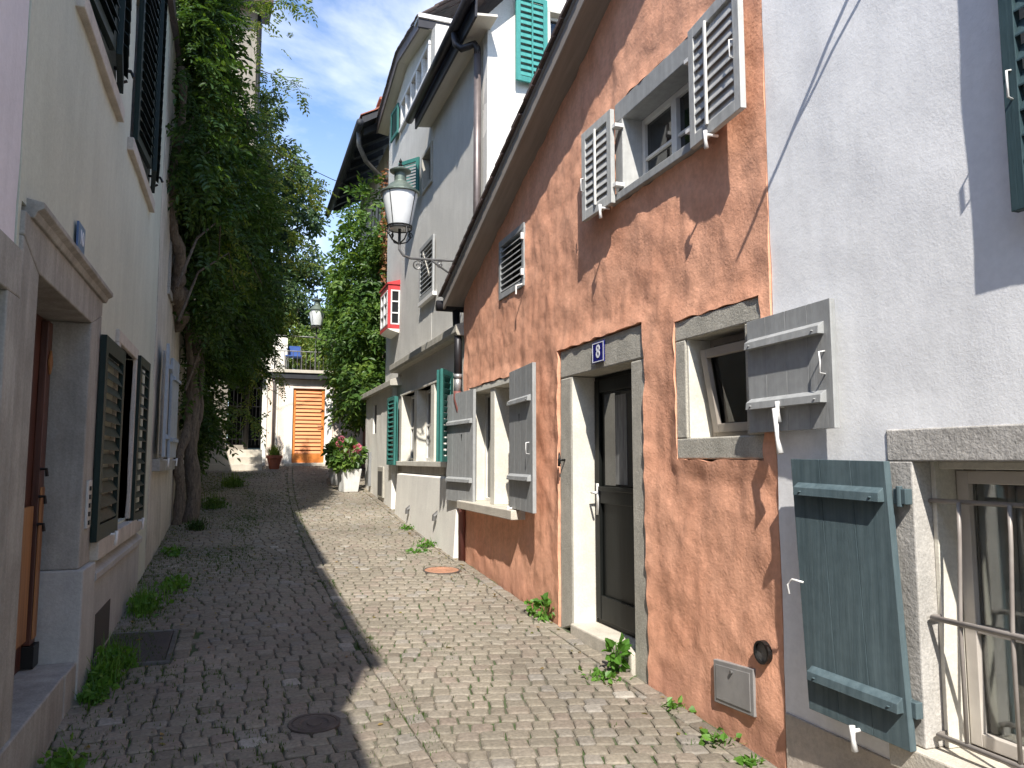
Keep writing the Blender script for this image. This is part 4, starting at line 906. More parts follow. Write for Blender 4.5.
# ---------------- end of the street: terrace wall with orange door
h = thing('terrace_building', 'low sunlit cream building closing the street with an orange slatted door and roof terrace', 'building', (1.6, 20.6, g(20)))
EF = facing(20.0); ED = (1.24, 2.02, -.07, 1.80)
facade('wall', EF, .50, 3.0, const(-.4), const(2.03), [ED], M['pinkcream'], h, .1, .015, 1.0, .25, 0, 9)
mb = MB(); mb.box(EF, ED[0]-.20, ED[0], -.2, .03, ED[2]-.1, ED[3]+.04); mb.box(EF, ED[1], ED[1]+.20, -.2, .03, ED[2]-.1, ED[3]+.04); mb.build('door_surround', M['cream'], h, .006)
mb = MB(); mb.box(EF, .5, .62, .0, .04, -.2, 2.0); mb.build('pilaster', M['cream'], h, .006)
mb = MB(); mb.box(EF, .84, .88, 0, .03, -.2, 1.9); mb.build('pilaster', M['cream'], h, .006)
mb = MB(); mb.box(EF, ED[0]-.2, ED[1]+.2, -.2, .14, -.3, ED[2]-.01); mb.build('doorstep', M['stonewarm'], h, .008)
mb = MB(); mb.box(EF, ED[0]+.001, ED[1]-.001, -.12, -.07, ED[2], ED[3]); dro = mb.build('door', M['orangedoor'], h); dro['label'] = 'orange varnished slatted door'
mb = MB(); k = 17
mb.box(EF, ED[0]+.001, ED[0]+.07, -.07, -.04, ED[2], ED[3]); mb.box(EF, ED[1]-.07, ED[1]-.001, -.07, -.04, ED[2], ED[3]); mb.box(EF, ED[0]+.07, ED[1]-.07, -.07, -.04, ED[2], ED[2]+.22)
for i in range(k):
    z = ED[2]+.23+(ED[3]-ED[2]-.25)*i/k; hgt = (ED[3]-ED[2]-.25)/k-.012
    q = [EF.P(ED[0]+.07, -.07, z+hgt), EF.P(ED[1]-.07, -.07, z+hgt), EF.P(ED[1]-.07, -.035, z), EF.P(ED[0]+.07, -.035, z)]; mb.slab(q, (0, .02, 0))
mb.build('door_slats', M['orangedoor'], dro, .002)
mb = MB(); mb.tube([EF.P(ED[1]-.05, -.04, .85), EF.P(ED[1]-.05, .02, .85), EF.P(ED[1]-.17, .025, .85)], .012); mb.build('handle', M['iron'], dro)
mb = MB(); mb.box(EF, .72, 2.85, -2.8, .20, 2.17, 2.25); mb.build('terrace_slab', M['stonewarm'], h, .008)
mb = MB(); mb.box(EF, .70, 2.87, -.3, .16, 2.03, 2.168); mb.build('gutter_board', M['darkeave'], h)
mb = MB(); mb.tube([EF.P(.72, .06, 2.1), EF.P(.78, .09, 1.9), EF.P(.78, .06, -.1)], .035, 8); mb.build('downpipe', M['zinc'], h, smooth=True)
rl = MB()
for z in (2.72, 3.10): rl.tube([EF.P(.75, .12, z), EF.P(2.8, .12, z)], .014)
for i in range(20): rl.tube([EF.P(.78+i*.106, .12, 2.25), EF.P(.78+i*.106, .12, 2.72)], .007, 6)
for u_ in (.76, 1.75, 2.78): rl.tube([EF.P(u_, .12, 2.25), EF.P(u_, .12, 3.1)], .014)
rl.build('terrace_railing', M['iron'], h)
mb = MB(); mb.box(facing(20.5), .20, 1.10, -.5, 0, 2.25, 3.15); mb.build('terrace_wall', M['cream'], h, .01)
for i, x_ in enumerate((1.25, 2.35)):
    t = thing('garden_chair', ['blue canvas garden chair on the terrace behind the lamp side of the railing', 'blue canvas garden chair at the right end of the terrace'][i], 'chair', (x_, 20.6, 2.25), 'garden chairs on the terrace')
    for a, b in ((-.2, -.2), (.2, -.2), (-.2, .2), (.2, .2)):
        mb = MB(); mb.tube([(x_+a, 20.6+b, 2.25), (x_+a, 20.6+b, 2.66 if b < 0 else 2.98)], .015, 6); mb.build('leg', M['iron'], t)
    mb = MB(); mb.box(Fr((x_, 20.6, 0), (1, 0, 0), (0, -1, 0)), -.21, .21, -.2, .2, 2.66, 2.69); mb.build('seat', M['bluecloth'], t, .005)
    mb = MB(); mb.box(Fr((x_, 20.6, 0), (1, 0, 0), (0, -1, 0)), -.19, .19, -.215, -.195, 2.72, 2.98); mb.build('backrest', M['bluecloth'], t, .005)

# ---------------- brown house behind the wisteria, with the dark gateway
h = thing('brown_house', 'grey-brown tall house at the far left with a dark gateway at its foot', 'house', (-1.2, 20.5, g(20)))
BF = facing(19.7)
facade('wall', BF, -3.5, .20, const(-.3), const(11.5), [(-.30, .48, .36, 2.06)], M['brownwall'], h, .3, .01, .8, .3, 0, 7)
mb = MB(); mb.box(BF, .201, .50, -.3, -.0, 2.06, 2.6); mb.build('gate_lintel', M['brownwall'], h)
mb = MB(); mb.box(BF, -.29, .49, -1.1, -1.05, .3, 2.06); mb.box(BF, -.34, -.301, -1.1, -.31, .3, 2.1); mb.box(BF, .481, .52, -1.1, -.31, .3, 2.1); mb.box(BF, -.34, .52, -1.1, -.31, 2.061, 2.12); go = mb.build('gate', M['blackdoor'], h)  # passage sides and top lined black too: the gateway's shade put into the colour
gg_ = MB()
for i in range(9): gg_.tube([BF.P(-.25+i*.088, -.2, .36), BF.P(-.25+i*.088, -.2, 1.75)], .009, 6)
for z in (.5, 1.3, 1.75): gg_.tube([BF.P(-.28, -.2, z), BF.P(.48, -.2, z)], .011, 6)
for i in range(6):
    cx_ = -.19+i*.12; gg_.tube([BF.P(cx_+.05*math.cos(t_), -.2, 1.82+.05*math.sin(t_)) for t_ in [k*math.pi/4 for k in range(9)]], .007, 6)
gg_.build('gate_ironwork', M['black'], go)
mb = MB(); mb.tube([BF.P(.14, .06, .3), BF.P(.14, .06, 11.3)], .055, 8); mb.build('downpipe', M['black'], h, smooth=True)
wv = surround('window', BF, -.80, -.42, 9.5, 10.6, .08, .08, .08, .08, M['stone'], h, .04, .1)
mb = MB(); mb.box(BF, -.80, -.42, -.1, -.08, 9.5, 10.6); mb.build('pane', M['dkglass'], wv)
mb = MB(); mb.slab([(-3.8, 19.2, 11.4), (.45, 19.2, 11.4), (.45, 24, 13.5), (-3.8, 24, 13.5)], (0, 0, .15)); mb.build('roof', M['tile'], h)
mb = MB(); mb.box(Fr((0.2, 0, 0), (0, 1, 0), (-1, 0, 0)), 19.75, 24, 0, .1, 0, 11.4); mb.build('side_wall', M['brownwall'], h)
t = thing('stone_steps', 'three worn stone steps below the dark gateway', 'steps', (.1, 19.2, g(19)))
for i in range(3): mb = MB(); mb.box(facing(19.7), -.75, .52, 0, .75-.25*i, g(18.9)-.1, g(18.9)+.15+.17*i); mb.build('step', M['stonewarm'], t, .01)

# =================================================================== LEFT SIDE
lf = left(-.86)
# ---------------- lilac house, nearest on the left
h = thing('lilac_house', 'pale lilac rendered house at the extreme left edge with a grey door frame', 'house', (-3, 1.4, g(1.4)))
facade('wall', lf, .1, 3.44, gnd, const(4.47), [(2.05, 3.38, -1.7, .80)], M['lilacwall'], h, .1, .008, 1, .3, 0, 4)
so2 = surround('door_surround', lf, 2.22, 3.22, -1.5, .62, .2, .17, 0, .19, M['leftstone'], h, .045, .25)
mb = MB(); mb.box(lf, 2.2, 3.24, -.25, -.2, -1.5, .64); mb.build('door', M['lightgrey'], h)
mb = MB(); mb.box(lf, 2.2, 2.88, -.2, -.17, -.6, .5); mb.build('door_panel', M['greyshut'], h)
mb = MB(); mb.slab([(-.80, .0, 4.45), (-.80, 3.44, 4.45), (-4.5, 3.44, 6.8), (-4.5, .0, 6.8)], (0, 0, .12)); mb.build('roof', M['tile'], h)
mb = MB(); mb.box(Fr((-1.16, 0, 0), (0, 1, 0), (-1, 0, 0)), .1, .2, 0, 3.5, -1.7, 4.6); mb.build('side_wall', M['lilacwall'], h)
# ---------------- house behind the camera that casts the near shade
h = thing('grey_corner_house', 'plain grey house behind the viewer on the left whose roof shades the street', 'house', (-3, -5, g(-5)))
facade('wall', lf, -9, .0, const(-2.2), const(3.45), [], M['beigewall'], h, 1, 0, 1, .3)
mb = MB(); mb.slab([(-.84, -9, 3.45), (-.84, .07, 3.45), (-4.5, .07, 5.8), (-4.5, -9, 5.8)], (0, 0, .12)); mb.build('roof', M['tile'], h)

# ---------------- pale green house with the number plate
h = thing('pale_green_house', 'pale green house on the left with stone doorway and dark green shutters', 'house', (-3, 6.0, g(6.0)))
LD = (3.76, 5.03, -1.12, .80); LWn = (6.15, 7.08, -.48, .84); U1 = (4.35, 5.55, 2.40, 4.2); U2 = (6.28, 7.6, 2.40, 4.2)
facade('wall', lf, 3.45, 8.70, lambda u: g(u)-.06, const(4.77), [(LD[0]-.27, LD[1]+.33, -1.7, LD[3]+.24), LWn, U1, U2], M['greenwall'], h, .07, .014, .9, .3, 0, 6.6)
mb = MB()
mb.prism(lf, [(LD[1], -.62), (LD[1]+.33, -.62), (LD[1]+.33, LD[3]+.1), (LD[1], LD[3])], -.3, .02)
dj = mb.build('door_surround', M['leftstone'], h, .008)
mb = MB(); mb.prism(lf, [(LD[0]-.27, -1.6), (LD[0], -1.6), (LD[0], LD[3]), (LD[0]-.27, LD[3]+.1)], -.3, .02); mb.build('jamb_stone', M['leftstone'], dj, .008)
mb = MB(); mb.prism(lf, [(LD[0]-.27, LD[3]+.102), (LD[0], LD[3]+.002), (LD[1], LD[3]+.002), (LD[1]+.33, LD[3]+.102), (LD[1]+.33, LD[3]+.19), (LD[0]-.27, LD[3]+.20)], -.3, .021); mb.build('lintel', M['leftstone'], dj, .006)
mb = MB(); sect(mb, lf, LD[0]-.20, LD[1]+.38, [(-.05, LD[3]+.192), (.035, LD[3]+.192), (.045, LD[3]+.22), (.07, LD[3]+.235), (.07, LD[3]+.26), (-.05, LD[3]+.285)]); mb.build('cornice', M['leftstone'], dj, .004)
mb = MB(); mb.box(lf, LD[1]-.02, LD[1]+.38, -.3, .05, g(5.2)-.1, -.621); mb.build('jamb_base', M['leftplinth'], dj, .01)
mb = MB(); mb.box(lf, 3.46, 4.72, -.3, .035, g(4.4)-.15, -1.125); mb.box(lf, 4.721, LD[1]-.021, -.3, .04, g(4.7)-.1, -1.127); mb.build('doorstep', M['leftstone'], dj, .008)
mb = MB(); mb.box(lf, LD[0]+.002, LD[1]-.002, -.26, -.21, LD[2]-.0, LD[3]); do = mb.build('door', M['browndoor'], h); do['label'] = 'dark brown wooden door worn to honey colour low down'
mb = MB(); mb.box(lf, LD[1]-.13, LD[1]-.03, -.21, -.17, LD[2]+.12, LD[3]-.02); mb.box(lf, LD[0]+.03, LD[0]+.5, -.21, -.17, LD[2]+.12, LD[3]-.02); mb.build('door_frame', M['browndoor'], do, .005)
mb = MB(); mb.box(lf, LD[1]-.36, LD[1]-.16, -.21, -.185, LD[2]+.15, -.25); mb.box(lf, LD[1]-.125, LD[1]-.035, -.169, -.163, LD[2]+.15, -.15); mb.build('door_boards', M['oakdoor'], do, .004)
mb = MB(); mb.box(lf, LD[1]-.14, LD[1]-.02, -.21, -.15, LD[2], LD[2]+.118); mb.build('kickplate', M['black'], do)
mb = MB(); mb.prism(lf, [(LD[1]-.08, .62), (LD[1]-.035, .55), (LD[1]-.08, .48), (LD[1]-.125, .55)], -.169, -.158); mb.build('carving', M['oakdoor'], do, .003)
mb = MB()
for z in (-.05, -.20, -.35): mb.tube([lf.P(LD[1]-.14, -.17, z), lf.P(LD[1]-.14, -.14, z), lf.P(LD[1]-.14, -.135, z-.04)], .009)
mb.build('handle', M['black'], do)
nb = left(-.848); mb = MB(); mb.box(nb, 4.50, 4.68, 0, .012, 1.11, 1.26); no = mb.build('number_plate', M['softblue'], h, .002)
text_mesh('10', .11, M['whitetin'], Vector((-.848+.0135, 4.59, 1.185)), Euler((R(90), 0, R(90))), no, ext=.0008)
mb = MB(); mb.box(lf, 5.13, 5.24, .02, .035, -.40, -.12); bp = mb.build('bell_panel', M['lightgrey'], h, .003)
mb = MB()
for i in range(5): mb.box(lf, 5.15, 5.21, .035, .043, -.38+i*.05, -.355+i*.05)
mb.build('bell_buttons', M['black'], bp)
# plinth with ledge
mb = MB(); sect(mb, lf, 5.43, 7.85, [(-.1, -1.5), (.03, -1.5), (.03, -.76), (.055, -.74), (.055, -.70), (.0, -.66), (-.1, -.66)]); mb.build('plinth', M['leftplinth'], h, .004)
mb = MB(); mb.box(lf, 5.62, 6.22, 0.0, .034, -1.25, -.98); mb.build('cellar_opening', M['room'], h)
ws = MB(); ws.box(lf, 5.42, 7.75, -.1, .06, -.62, -.50); 
wlo = surround('window', lf, 6.15, 7.08, -.48, .84, .09, .09, 0, .09, M['sand'], h, .03, .25); ws.build('sill', M['sand'], wlo, .006)
sash(lf, 6.16, 7.07, -.48, .83, -.15, M['winframe'], wlo, 2, (.5,), .05, .025)
louvre_shutter(h, (-.835, 6.18), (.0, -1), .86, -.50, .78, M['darkgreen'], side=-1, nsl=12, rod=False, open_=.7, t=.036, label='dark green louvred shutter beside the doorway', fw=.09, hookpos=[(.3, -.5)])
louvre_shutter(h, (-.84, 7.12), (.02, 1), .62, -.52, .88, M['darkgreen'], side=1, nsl=13, rod=False, open_=.4, t=.036, label='dark green louvred shutter on the far side of the window', fw=.07, hookpos=[(.3, -.52)])
for (a, b, c, d), nm in ((U1, 'near'), (U2, 'far')):
    wu = surround('upper_window', lf, a+.0, b-.0, c, d, .0, .09, 0, .0, M['sand'], h, .02, .2) if False else None
    mb = MB(); mb.box(lf, a, b, -.22, -.18, c, d); wu = mb.build('upper_window', M['dkglass'], h)
    mb = MB(); mb.box(lf, b-.06, b, -.178, -.10, c, d); mb.box(lf, a, a+.06, -.178, -.10, c, d); mb.box(lf, (a+b)/2-.05, (a+b)/2+.05, -.178, -.12, c, d); mb.box(lf, a+.06, (a+b)/2-.05, -.178, -.13, c+.9, c+.94); mb.build('frame', M['paleblue'], wu)
    mb = MB(); mb.box(lf, a-.12, b+.12, -.2, .045, c-.10, c); mb.build('sill', M['sand'], wu, .006)
    for k_, (hy, du) in enumerate(((a+.03, 1), (b-.03, -1))):
        louvre_shutter(h, (-.845, hy), (.06 if k_ == 0 else .12, du), (b-a)/2-.04, c+.04, d-.02, M['darkgreen'], side=(1 if du > 0 else -1), nsl=20, rod=False, open_=.7, t=.036, slat_out=.028, fw=.06, label='half-open dark green louvred shutter of the %s upper window' % nm)
    mb = MB(); mb.tube([lf.P(b-.12, .0, c+.17), lf.P(b-.10, .10, c+.17), lf.P(b-.10, .12, c+.13)], .012); mb.tube([lf.P(b-.12, .0, c+.05), lf.P(b-.10, .08, c+.10)], .010); mb.build('stay_bar', M['black'], wu)
mb = MB(); mb.slab([(-.80, 3.46, 4.75), (-.80, 8.72, 4.75), (-4.5, 8.72, 7.1), (-4.5, 3.46, 7.1)], (0, 0, .12)); mb.build('roof', M['tile'], h)
mb = MB(); mb.box(Fr((-1.16, 0, 0), (0, 1, 0), (-1, 0, 0)), 8.55, 8.65, 0, 3.5, -1.5, 4.9); mb.build('side_wall', M['greenwall'], h)
mb = MB(); mb.box(Fr((-1.16, 0, 0), (0, 1, 0), (-1, 0, 0)), 3.5, 3.6, 0, 3.5, -1.5, 4.9); mb.build('side_wall', M['greenwall'], h)

# ---------------- beige house with pale blue shutters, under the wisteria
h = thing('faded_beige_house', 'faded beige house with pale blue shutters half hidden by the wisteria', 'house', (-3, 10.5, g(10.5)))
facade('wall', lf, 8.72, 13.4, lambda u: g(u)-.06, const(4.75), [(9.55, 10.15, .02, 1.25), (9.75, 10.7, 1.95, 3.1)], M['beigewall'], h, .1, .02, .9, .3, 0, 2.2)
wo = surround('window', lf, 9.62, 10.08, .06, 1.19, .07, .07, 0, .06, M['leftstone'], h, .03, .2); sash(lf, 9.63, 10.07, .07, 1.18, -.12, M['winframe'], wo, 1, (.5,), .05, .02)
mb = MB(); mb.box(lf, 8.95, 10.95, -.05, .08, -.12, .01); mb.build('sill', M['leftstone'], wo, .006)
board_shutter(h, (-.80, 9.45), (.06, -1), .55, .03, 1.24, M['paleblue'], (.25, 1.0), side=-1, label='pale blue board shutter near the green house', hookpos=[(.4, .0)])
board_shutter(h, (-.82, 10.16), (.05, 1), .6, .03, 1.24, M['paleblue'], (.25, 1.0), side=1, label='pale blue board shutter near the wisteria trunk', hookpos=[(.4, .0)])
wu = surround('upper_window', lf, 9.83, 10.62, 2.03, 3.02, .08, .08, .08, .08, M['leftstone'], h, .03, .2); mb = MB(); mb.box(lf, 9.83, 10.62, -.12, -.1, 2.03, 3.02); mb.build('pane', M['dkglass'], wu)
mb = MB(); mb.slab([(-.80, 8.74, 4.75), (-.80, 13.5, 4.75), (-4.5, 13.5, 6.9), (-4.5, 8.74, 6.9)], (0, 0, .12)); mb.build('roof', M['tile'], h)
mb = MB(); mb.box(Fr((-1.16, 0, 0), (0, 1, 0), (-1, 0, 0)), 8.74, 8.84, 0, 3.5, -1.3, 5.8); mb.build('side_wall', M['beigewall'], h)
mb = MB(); mb.box(Fr((-1.16, 0, 0), (0, 1, 0), (-1, 0, 0)), 13.3, 13.4, 0, 3.5, -1.3, 5.8); mb.build('side_wall', M['beigewall'], h)
# ---------------- garden wall beyond
t = thing('garden_wall', 'pale rendered garden wall behind the wisteria trunk', 'wall', (-1.3, 16.5, g(16)))
facade('wall_face', left(-1.05), 13.45, 19.65, lambda u: g(u)-.06, const(2.6), [], M['cream'], t, .2, .02, .8, .3)
mb = MB(); mb.box(left(-1.05), 13.45, 19.65, -.33, .05, 2.6, 2.68); mb.build('coping', M['stone'], t, .01)

# =================================================================== LAMPS
def lantern(X, Y, Z, wallx, label, s=1.0, arm_z=None):
    """Z = underside of the cage; frosted tapering drum, patinated cap and chimney, scrolled wall bracket"""
    t_ = thing('street_lamp', label, 'street lamp', (wallx, Y, Z), 'wall lanterns on scrolled brackets')
    gl = MB(); gl.lathe((X, Y, Z), [(.135*s, .0), (.14*s, .01), (.222*s, .44*s), (.222*s, .45*s)], 24); gl.build('glass_drum', M['frosted'], t_, smooth=True)
    c_ = MB(); c_.lathe((X, Y, Z), [(.232*s, .445*s), (.248*s, .45*s), (.248*s, .47*s), (.20*s, .49*s), (.13*s, .57*s), (.085*s, .60*s), (.075*s, .62*s), (.075*s, .72*s), (.13*s, .735*s), (.135*s, .75*s), (.06*s, .79*s), (.02*s, .80*s)], 24); c_.build('cap', M['lampgreen'], t_, smooth=False)
    f_ = MB(); f_.lathe((X, Y, Z), [(.012*s, .80*s), (.03*s, .825*s), (.012*s, .845*s), (.022*s, .87*s), (.001, .92*s)], 10); f_.build('finial', M['black'], t_)
    k_ = MB(); 
    for i in range(4):
        a = math.pi/4+i*math.pi/2; k_.tube([(X+.138*s*math.cos(a), Y+.138*s*math.sin(a), Z), (X+.228*s*math.cos(a), Y+.228*s*math.sin(a), Z+.45*s)], .006*s, 6)
    for zz, rr in ((0, .15*s), (.03*s, .155*s)): k_.tube([(X+rr*math.cos(a), Y+rr*math.sin(a), Z+zz) for a in [j*math.pi/10 for j in range(21)]], .009*s, 6)
    for i in range(4):
        a = i*math.pi/2+.4; k_.tube([(X+.15*s*math.cos(a), Y+.15*s*math.sin(a), Z), (X+.165*s*math.cos(a), Y+.165*s*math.sin(a), Z-.08*s), (X+.11*s*math.cos(a), Y+.11*s*math.sin(a), Z-.15*s), (X, Y, Z-.19*s)], .009*s, 6)
        k_.tube([(X+(.165+.03*math.cos(b))*s*math.cos(a), Y+(.165+.03*math.cos(b))*s*math.sin(a), Z-.05*s+.03*s*math.sin(b)) for b in [j*math.pi/5 for j in range(11)]], .006*s, 5)
    k_.tube([(X, Y, Z+.0), (X, Y, Z-.2*s)], .018*s, 8); k_.build('cage', M['black'], t_)
    a_ = MB(); za = Z-.36*s; L_ = wallx-X
    a_.tube([(X, Y, Z-.18*s), (X, Y, Z-.26*s), (X+.05, Y, Z-.33*s), (X+.15, Y, za), (wallx, Y, za+.02)], .016*s, 8)
    a_.tube([(X+.45*L_, Y, za), (X+.7*L_, Y, za-.14), (wallx, Y, za-.42)], .013*s, 8)
    def scroll(cx, cz, r_, turn=1.6, ph=0, sg=1):
        a_.tube([(cx+sg*r_*(1-j/26)*math.cos(ph+j*turn*2*math.pi/24), Y, cz+r_*(1-j/26)*math.sin(ph+j*turn*2*math.pi/24)) for j in range(24)], .010*s, 5)
    scroll(X+.26*L_, za-.085, .075); scroll(X+.58*L_, za-.05, .045, ph=1); scroll(X+.78*L_, za-.10, .085, ph=2, sg=-1); scroll(X+.92*L_, za-.06, .05, ph=.5)
    scroll(X+.90*L_, za-.24, .065, ph=3)
    a_.tube([(wallx-.012, Y, za+.1), (wallx-.012, Y, za-.5)], .016*s, 6)
    a_.build('bracket', M['iron'], t_)
lantern(1.80, 9.3, 2.87, 2.70, 'large frosted lantern on scrolled iron bracket above the orange house eave', 1.0)
lantern(1.53, 17.3, 2.93, 2.96, 'distant frosted lantern seen among the leaves over the terrace', .80)

# =================================================================== VEGETATION
def leaves_to_obj(name, P, D, N, L_, W_, m, parent=None):
    """P base, D direction, N normal, L length, W half width; each leaf a folded diamond"""
    P, D, N = (np.asarray(a, float) for a in (P, D, N)); L_ = np.asarray(L_)[:, None]; W_ = np.asarray(W_)[:, None]
    D /= np.linalg.norm(D, axis=1)[:, None]; S = np.cross(D, N); S /= np.linalg.norm(S, axis=1)[:, None]+1e-9; N2 = np.cross(S, D)
    k = len(P); V = np.empty((k, 6, 3))
    V[:, 0] = P; V[:, 1] = P+D*L_*.35+S*W_+N2*W_*.35; V[:, 2] = P+D*L_*.75+S*W_*.6+N2*W_*.1; V[:, 3] = P+D*L_-N2*L_*.12
    V[:, 4] = P+D*L_*.75-S*W_*.6+N2*W_*.1; V[:, 5] = P+D*L_*.35-S*W_+N2*W_*.35
    idx = np.arange(k)[:, None]*6
    F = np.concatenate([idx+np.array([[0, 1, 2, 3]]), idx+np.array([[0, 3, 4, 5]])], 0)
    me = bpy.data.meshes.new(name); me.from_pydata(V.reshape(-1, 3).tolist(), [], F.tolist()); me.materials.append(m)
    o = bpy.data.objects.new(name, me); COL.objects.link(o)
    if parent:
        o.parent = parent; loc = Vector((0, 0, 0)); q = parent
        while q: loc += q.location; q = q.parent
        o.location = -loc
    return o
def randdir(n): v_ = rng.normal(size=(n, 3)); return v_/np.linalg.norm(v_, axis=1)[:, None]
def sprigs(C, Dr, length=.24, pairs=5, ll=.062, lw=.013, scat=.25):
    """compound leaves: C centres (n,3), Dr drooping directions"""
    n = len(C); Dr = Dr/np.linalg.norm(Dr, axis=1)[:, None]; up = np.tile([0, 0, 1.], (n, 1))+rng.normal(size=(n, 3))*.35
    S = np.cross(Dr, up); S /= np.linalg.norm(S, axis=1)[:, None]+1e-9; N = np.cross(S, Dr)
    P, D, NN, LL, WW = [], [], [], [], []
    sc = rng.uniform(.55, 1.35, n)
    for k in range(pairs+1):
        t_ = (.15+.85*k/pairs)*length; base = C+Dr*t_*sc[:, None]-np.array([0, 0, 1.])*(t_**2*.9)[..., None] if False else C+Dr*(t_*sc)[:, None]-np.array([0, 0, 1.])*(.9*t_**2)
        for sg in ((-1, 1) if k < pairs else (0,)):
            d = S*sg*.9+Dr*(.45 if sg else 1)+rng.normal(size=(n, 3))*scat*.5-np.array([0, 0, .15]); P.append(base); D.append(d); NN.append(N+rng.normal(size=(n, 3))*scat)
            LL.append(ll*sc*rng.uniform(.8, 1.15, n)); WW.append(lw*sc*rng.uniform(.85, 1.2, n))
    return [np.concatenate(a) for a in (P, D, NN, LL, WW)]

def blob_points(blobs, n, shell=.55):
    """points in a union of ellipsoids weighted to their outer shells, thinned by clumpy noise"""
    vol = np.array([b[3]*b[4]*b[5] for b in blobs])**.75; pr = vol/vol.sum(); out_ = []
    while len(out_) < n:
        b = blobs[rng.choice(len(blobs), p=pr)]; d = rng.normal(size=3); d /= np.linalg.norm(d); r_ = shell+(1-shell)*rng.random()**.6
        p = np.array(b[:3])+d*r_*np.array(b[3:6])
        if noise.noise(Vector(p*2.1)) < -.16 and rng.random() < .8: continue
        out_.append((p[0], p[1], p[2], d[0], d[1], d[2]))
    a = np.array(out_); return a[:, :3], a[:, 3:]

# ---- wisteria
t = thing('wisteria', 'big wisteria with twisted trunk climbing the left houses and hanging over the lane', 'climbing plant', (-.62, 12.0, g(12)))
tr = MB()
def trunk_path(x, y, pts, r0, r1, wob=.05, n=22, seed=0):
    P_ = []
    for i in range(n+1):
        s_ = i/n; k = s_*(len(pts)-1); j = min(int(k), len(pts)-2); f_ = k-j
        a, b = Vector(pts[j]), Vector(pts[j+1]); q = a.lerp(b, f_)
        P_.append(q+Vector((noise.noise(Vector((s_*6, seed, 0)))*wob, noise.noise(Vector((s_*6, seed, 5)))*wob, 0)))
    return P_, [r0+(r1-r0)*(i/n)*(1.0) + .012*math.sin(i*2.1+seed) for i in range(n+1)]
for k, (pts, r0, r1) in enumerate([([(-.60, 12.0, g(12)-.1), (-.55, 12.0, .3), (-.62, 12.1, 1.3), (-.70, 12.2, 2.6), (-.6, 12.0, 4.6)], .15, .06),
                                   ([(-.72, 11.75, g(12)-.1), (-.70, 11.8, 0), (-.60, 12.0, .9), (-.72, 11.9, 2.0), (-.78, 11.0, 3.6)], .10, .05),
                                   ([(-.58, 12.05, -.2), (-.48, 12.1, .6), (-.55, 12.2, 1.8), (-.2, 12.8, 3.2), (.1, 13.4, 3.9)], .07, .03),
                                   ([(-.74, 10.3, 2.0), (-.70, 10.0, 2.3), (-.74, 9.6, 2.9), (-.74, 9.2, 4.5)], .13, .05),
                                   ([(-.70, 11.9, 2.0), (-.72, 11.0, 1.75), (-.72, 10.3, 2.1)], .07, .12)]):
    p_, r_ = trunk_path(0, 0, pts, r0*.74, r1*.74, .10, 24, k*3.1); p_ = [q+Vector((-.06, 0, 0)) for q in p_]; tr.tube(p_, r_, 10)
for k in range(14):
    x_ = random.uniform(-.6, .3); y_ = random.uniform(9.5, 14.5); z_ = random.uniform(1.6, 5.0)
    tr.tube([(-.72, y_-.4, z_-.8), (-.55, y_, z_-.1), ((x_-.3)/2, y_+.3, z_+.25), (x_, y_+.5, z_-.2)], [.02, .016, .01, .005], 5)
tr.build('trunk', M['bark'], t, smooth=True)
blobs = [(-.58, 9.6, 4.4, .26, .9, 1.5), (-.50, 10.6, 4.0, .36, 1.0, 1.5), (-.66, 9.9, 6.0, .26, 1.1, 1.6), (-.52, 9.4, 5.6, .22, .5, .7), (-.48, 11.6, 4.4, .42, 1.1, .8), (-.74, 11.6, 6.2, .16, 1.1, 1.0), (-.35, 12.0, 3.6, .55, 1.1, 1.1), (-.55, 11.3, 2.6, .32, .9, .8),
         (-.20, 13.2, 3.9, .60, 1.1, 1.1), (-.05, 14.2, 3.0, .50, 1.1, .9), (-.3, 13.4, 2.2, .5, 1.0, .8), (.0, 15.2, 3.0, .50, 1.1, .8), (.05, 15.9, 2.3, .5, .9, .6),
         (-.74, 12.3, 7.2, .18, 1.0, 1.2), (-.72, 10.6, 7.6, .2, 1.2, 1.0), (-.70, 12.6, 1.4, .30, .7, .8), (-.60, 13.2, .6, .35, .7, .5), (-.45, 13.6, 4.9, .45, 1.0, .8), (-.35, 15.2, 4.3, .45, 1.0, .8)]
P, Dn = blob_points(blobs, 9000, .45)
keep = P[:, 0] > -.84; P, Dn = P[keep], Dn[keep]
Dr = Dn*.7+rng.normal(size=P.shape)*.5+np.array([.15, 0, -.45])
a = sprigs(P, Dr, .30, 5, .088, .019); leaves_to_obj('foliage', *a, M['leaf_vine'], t)
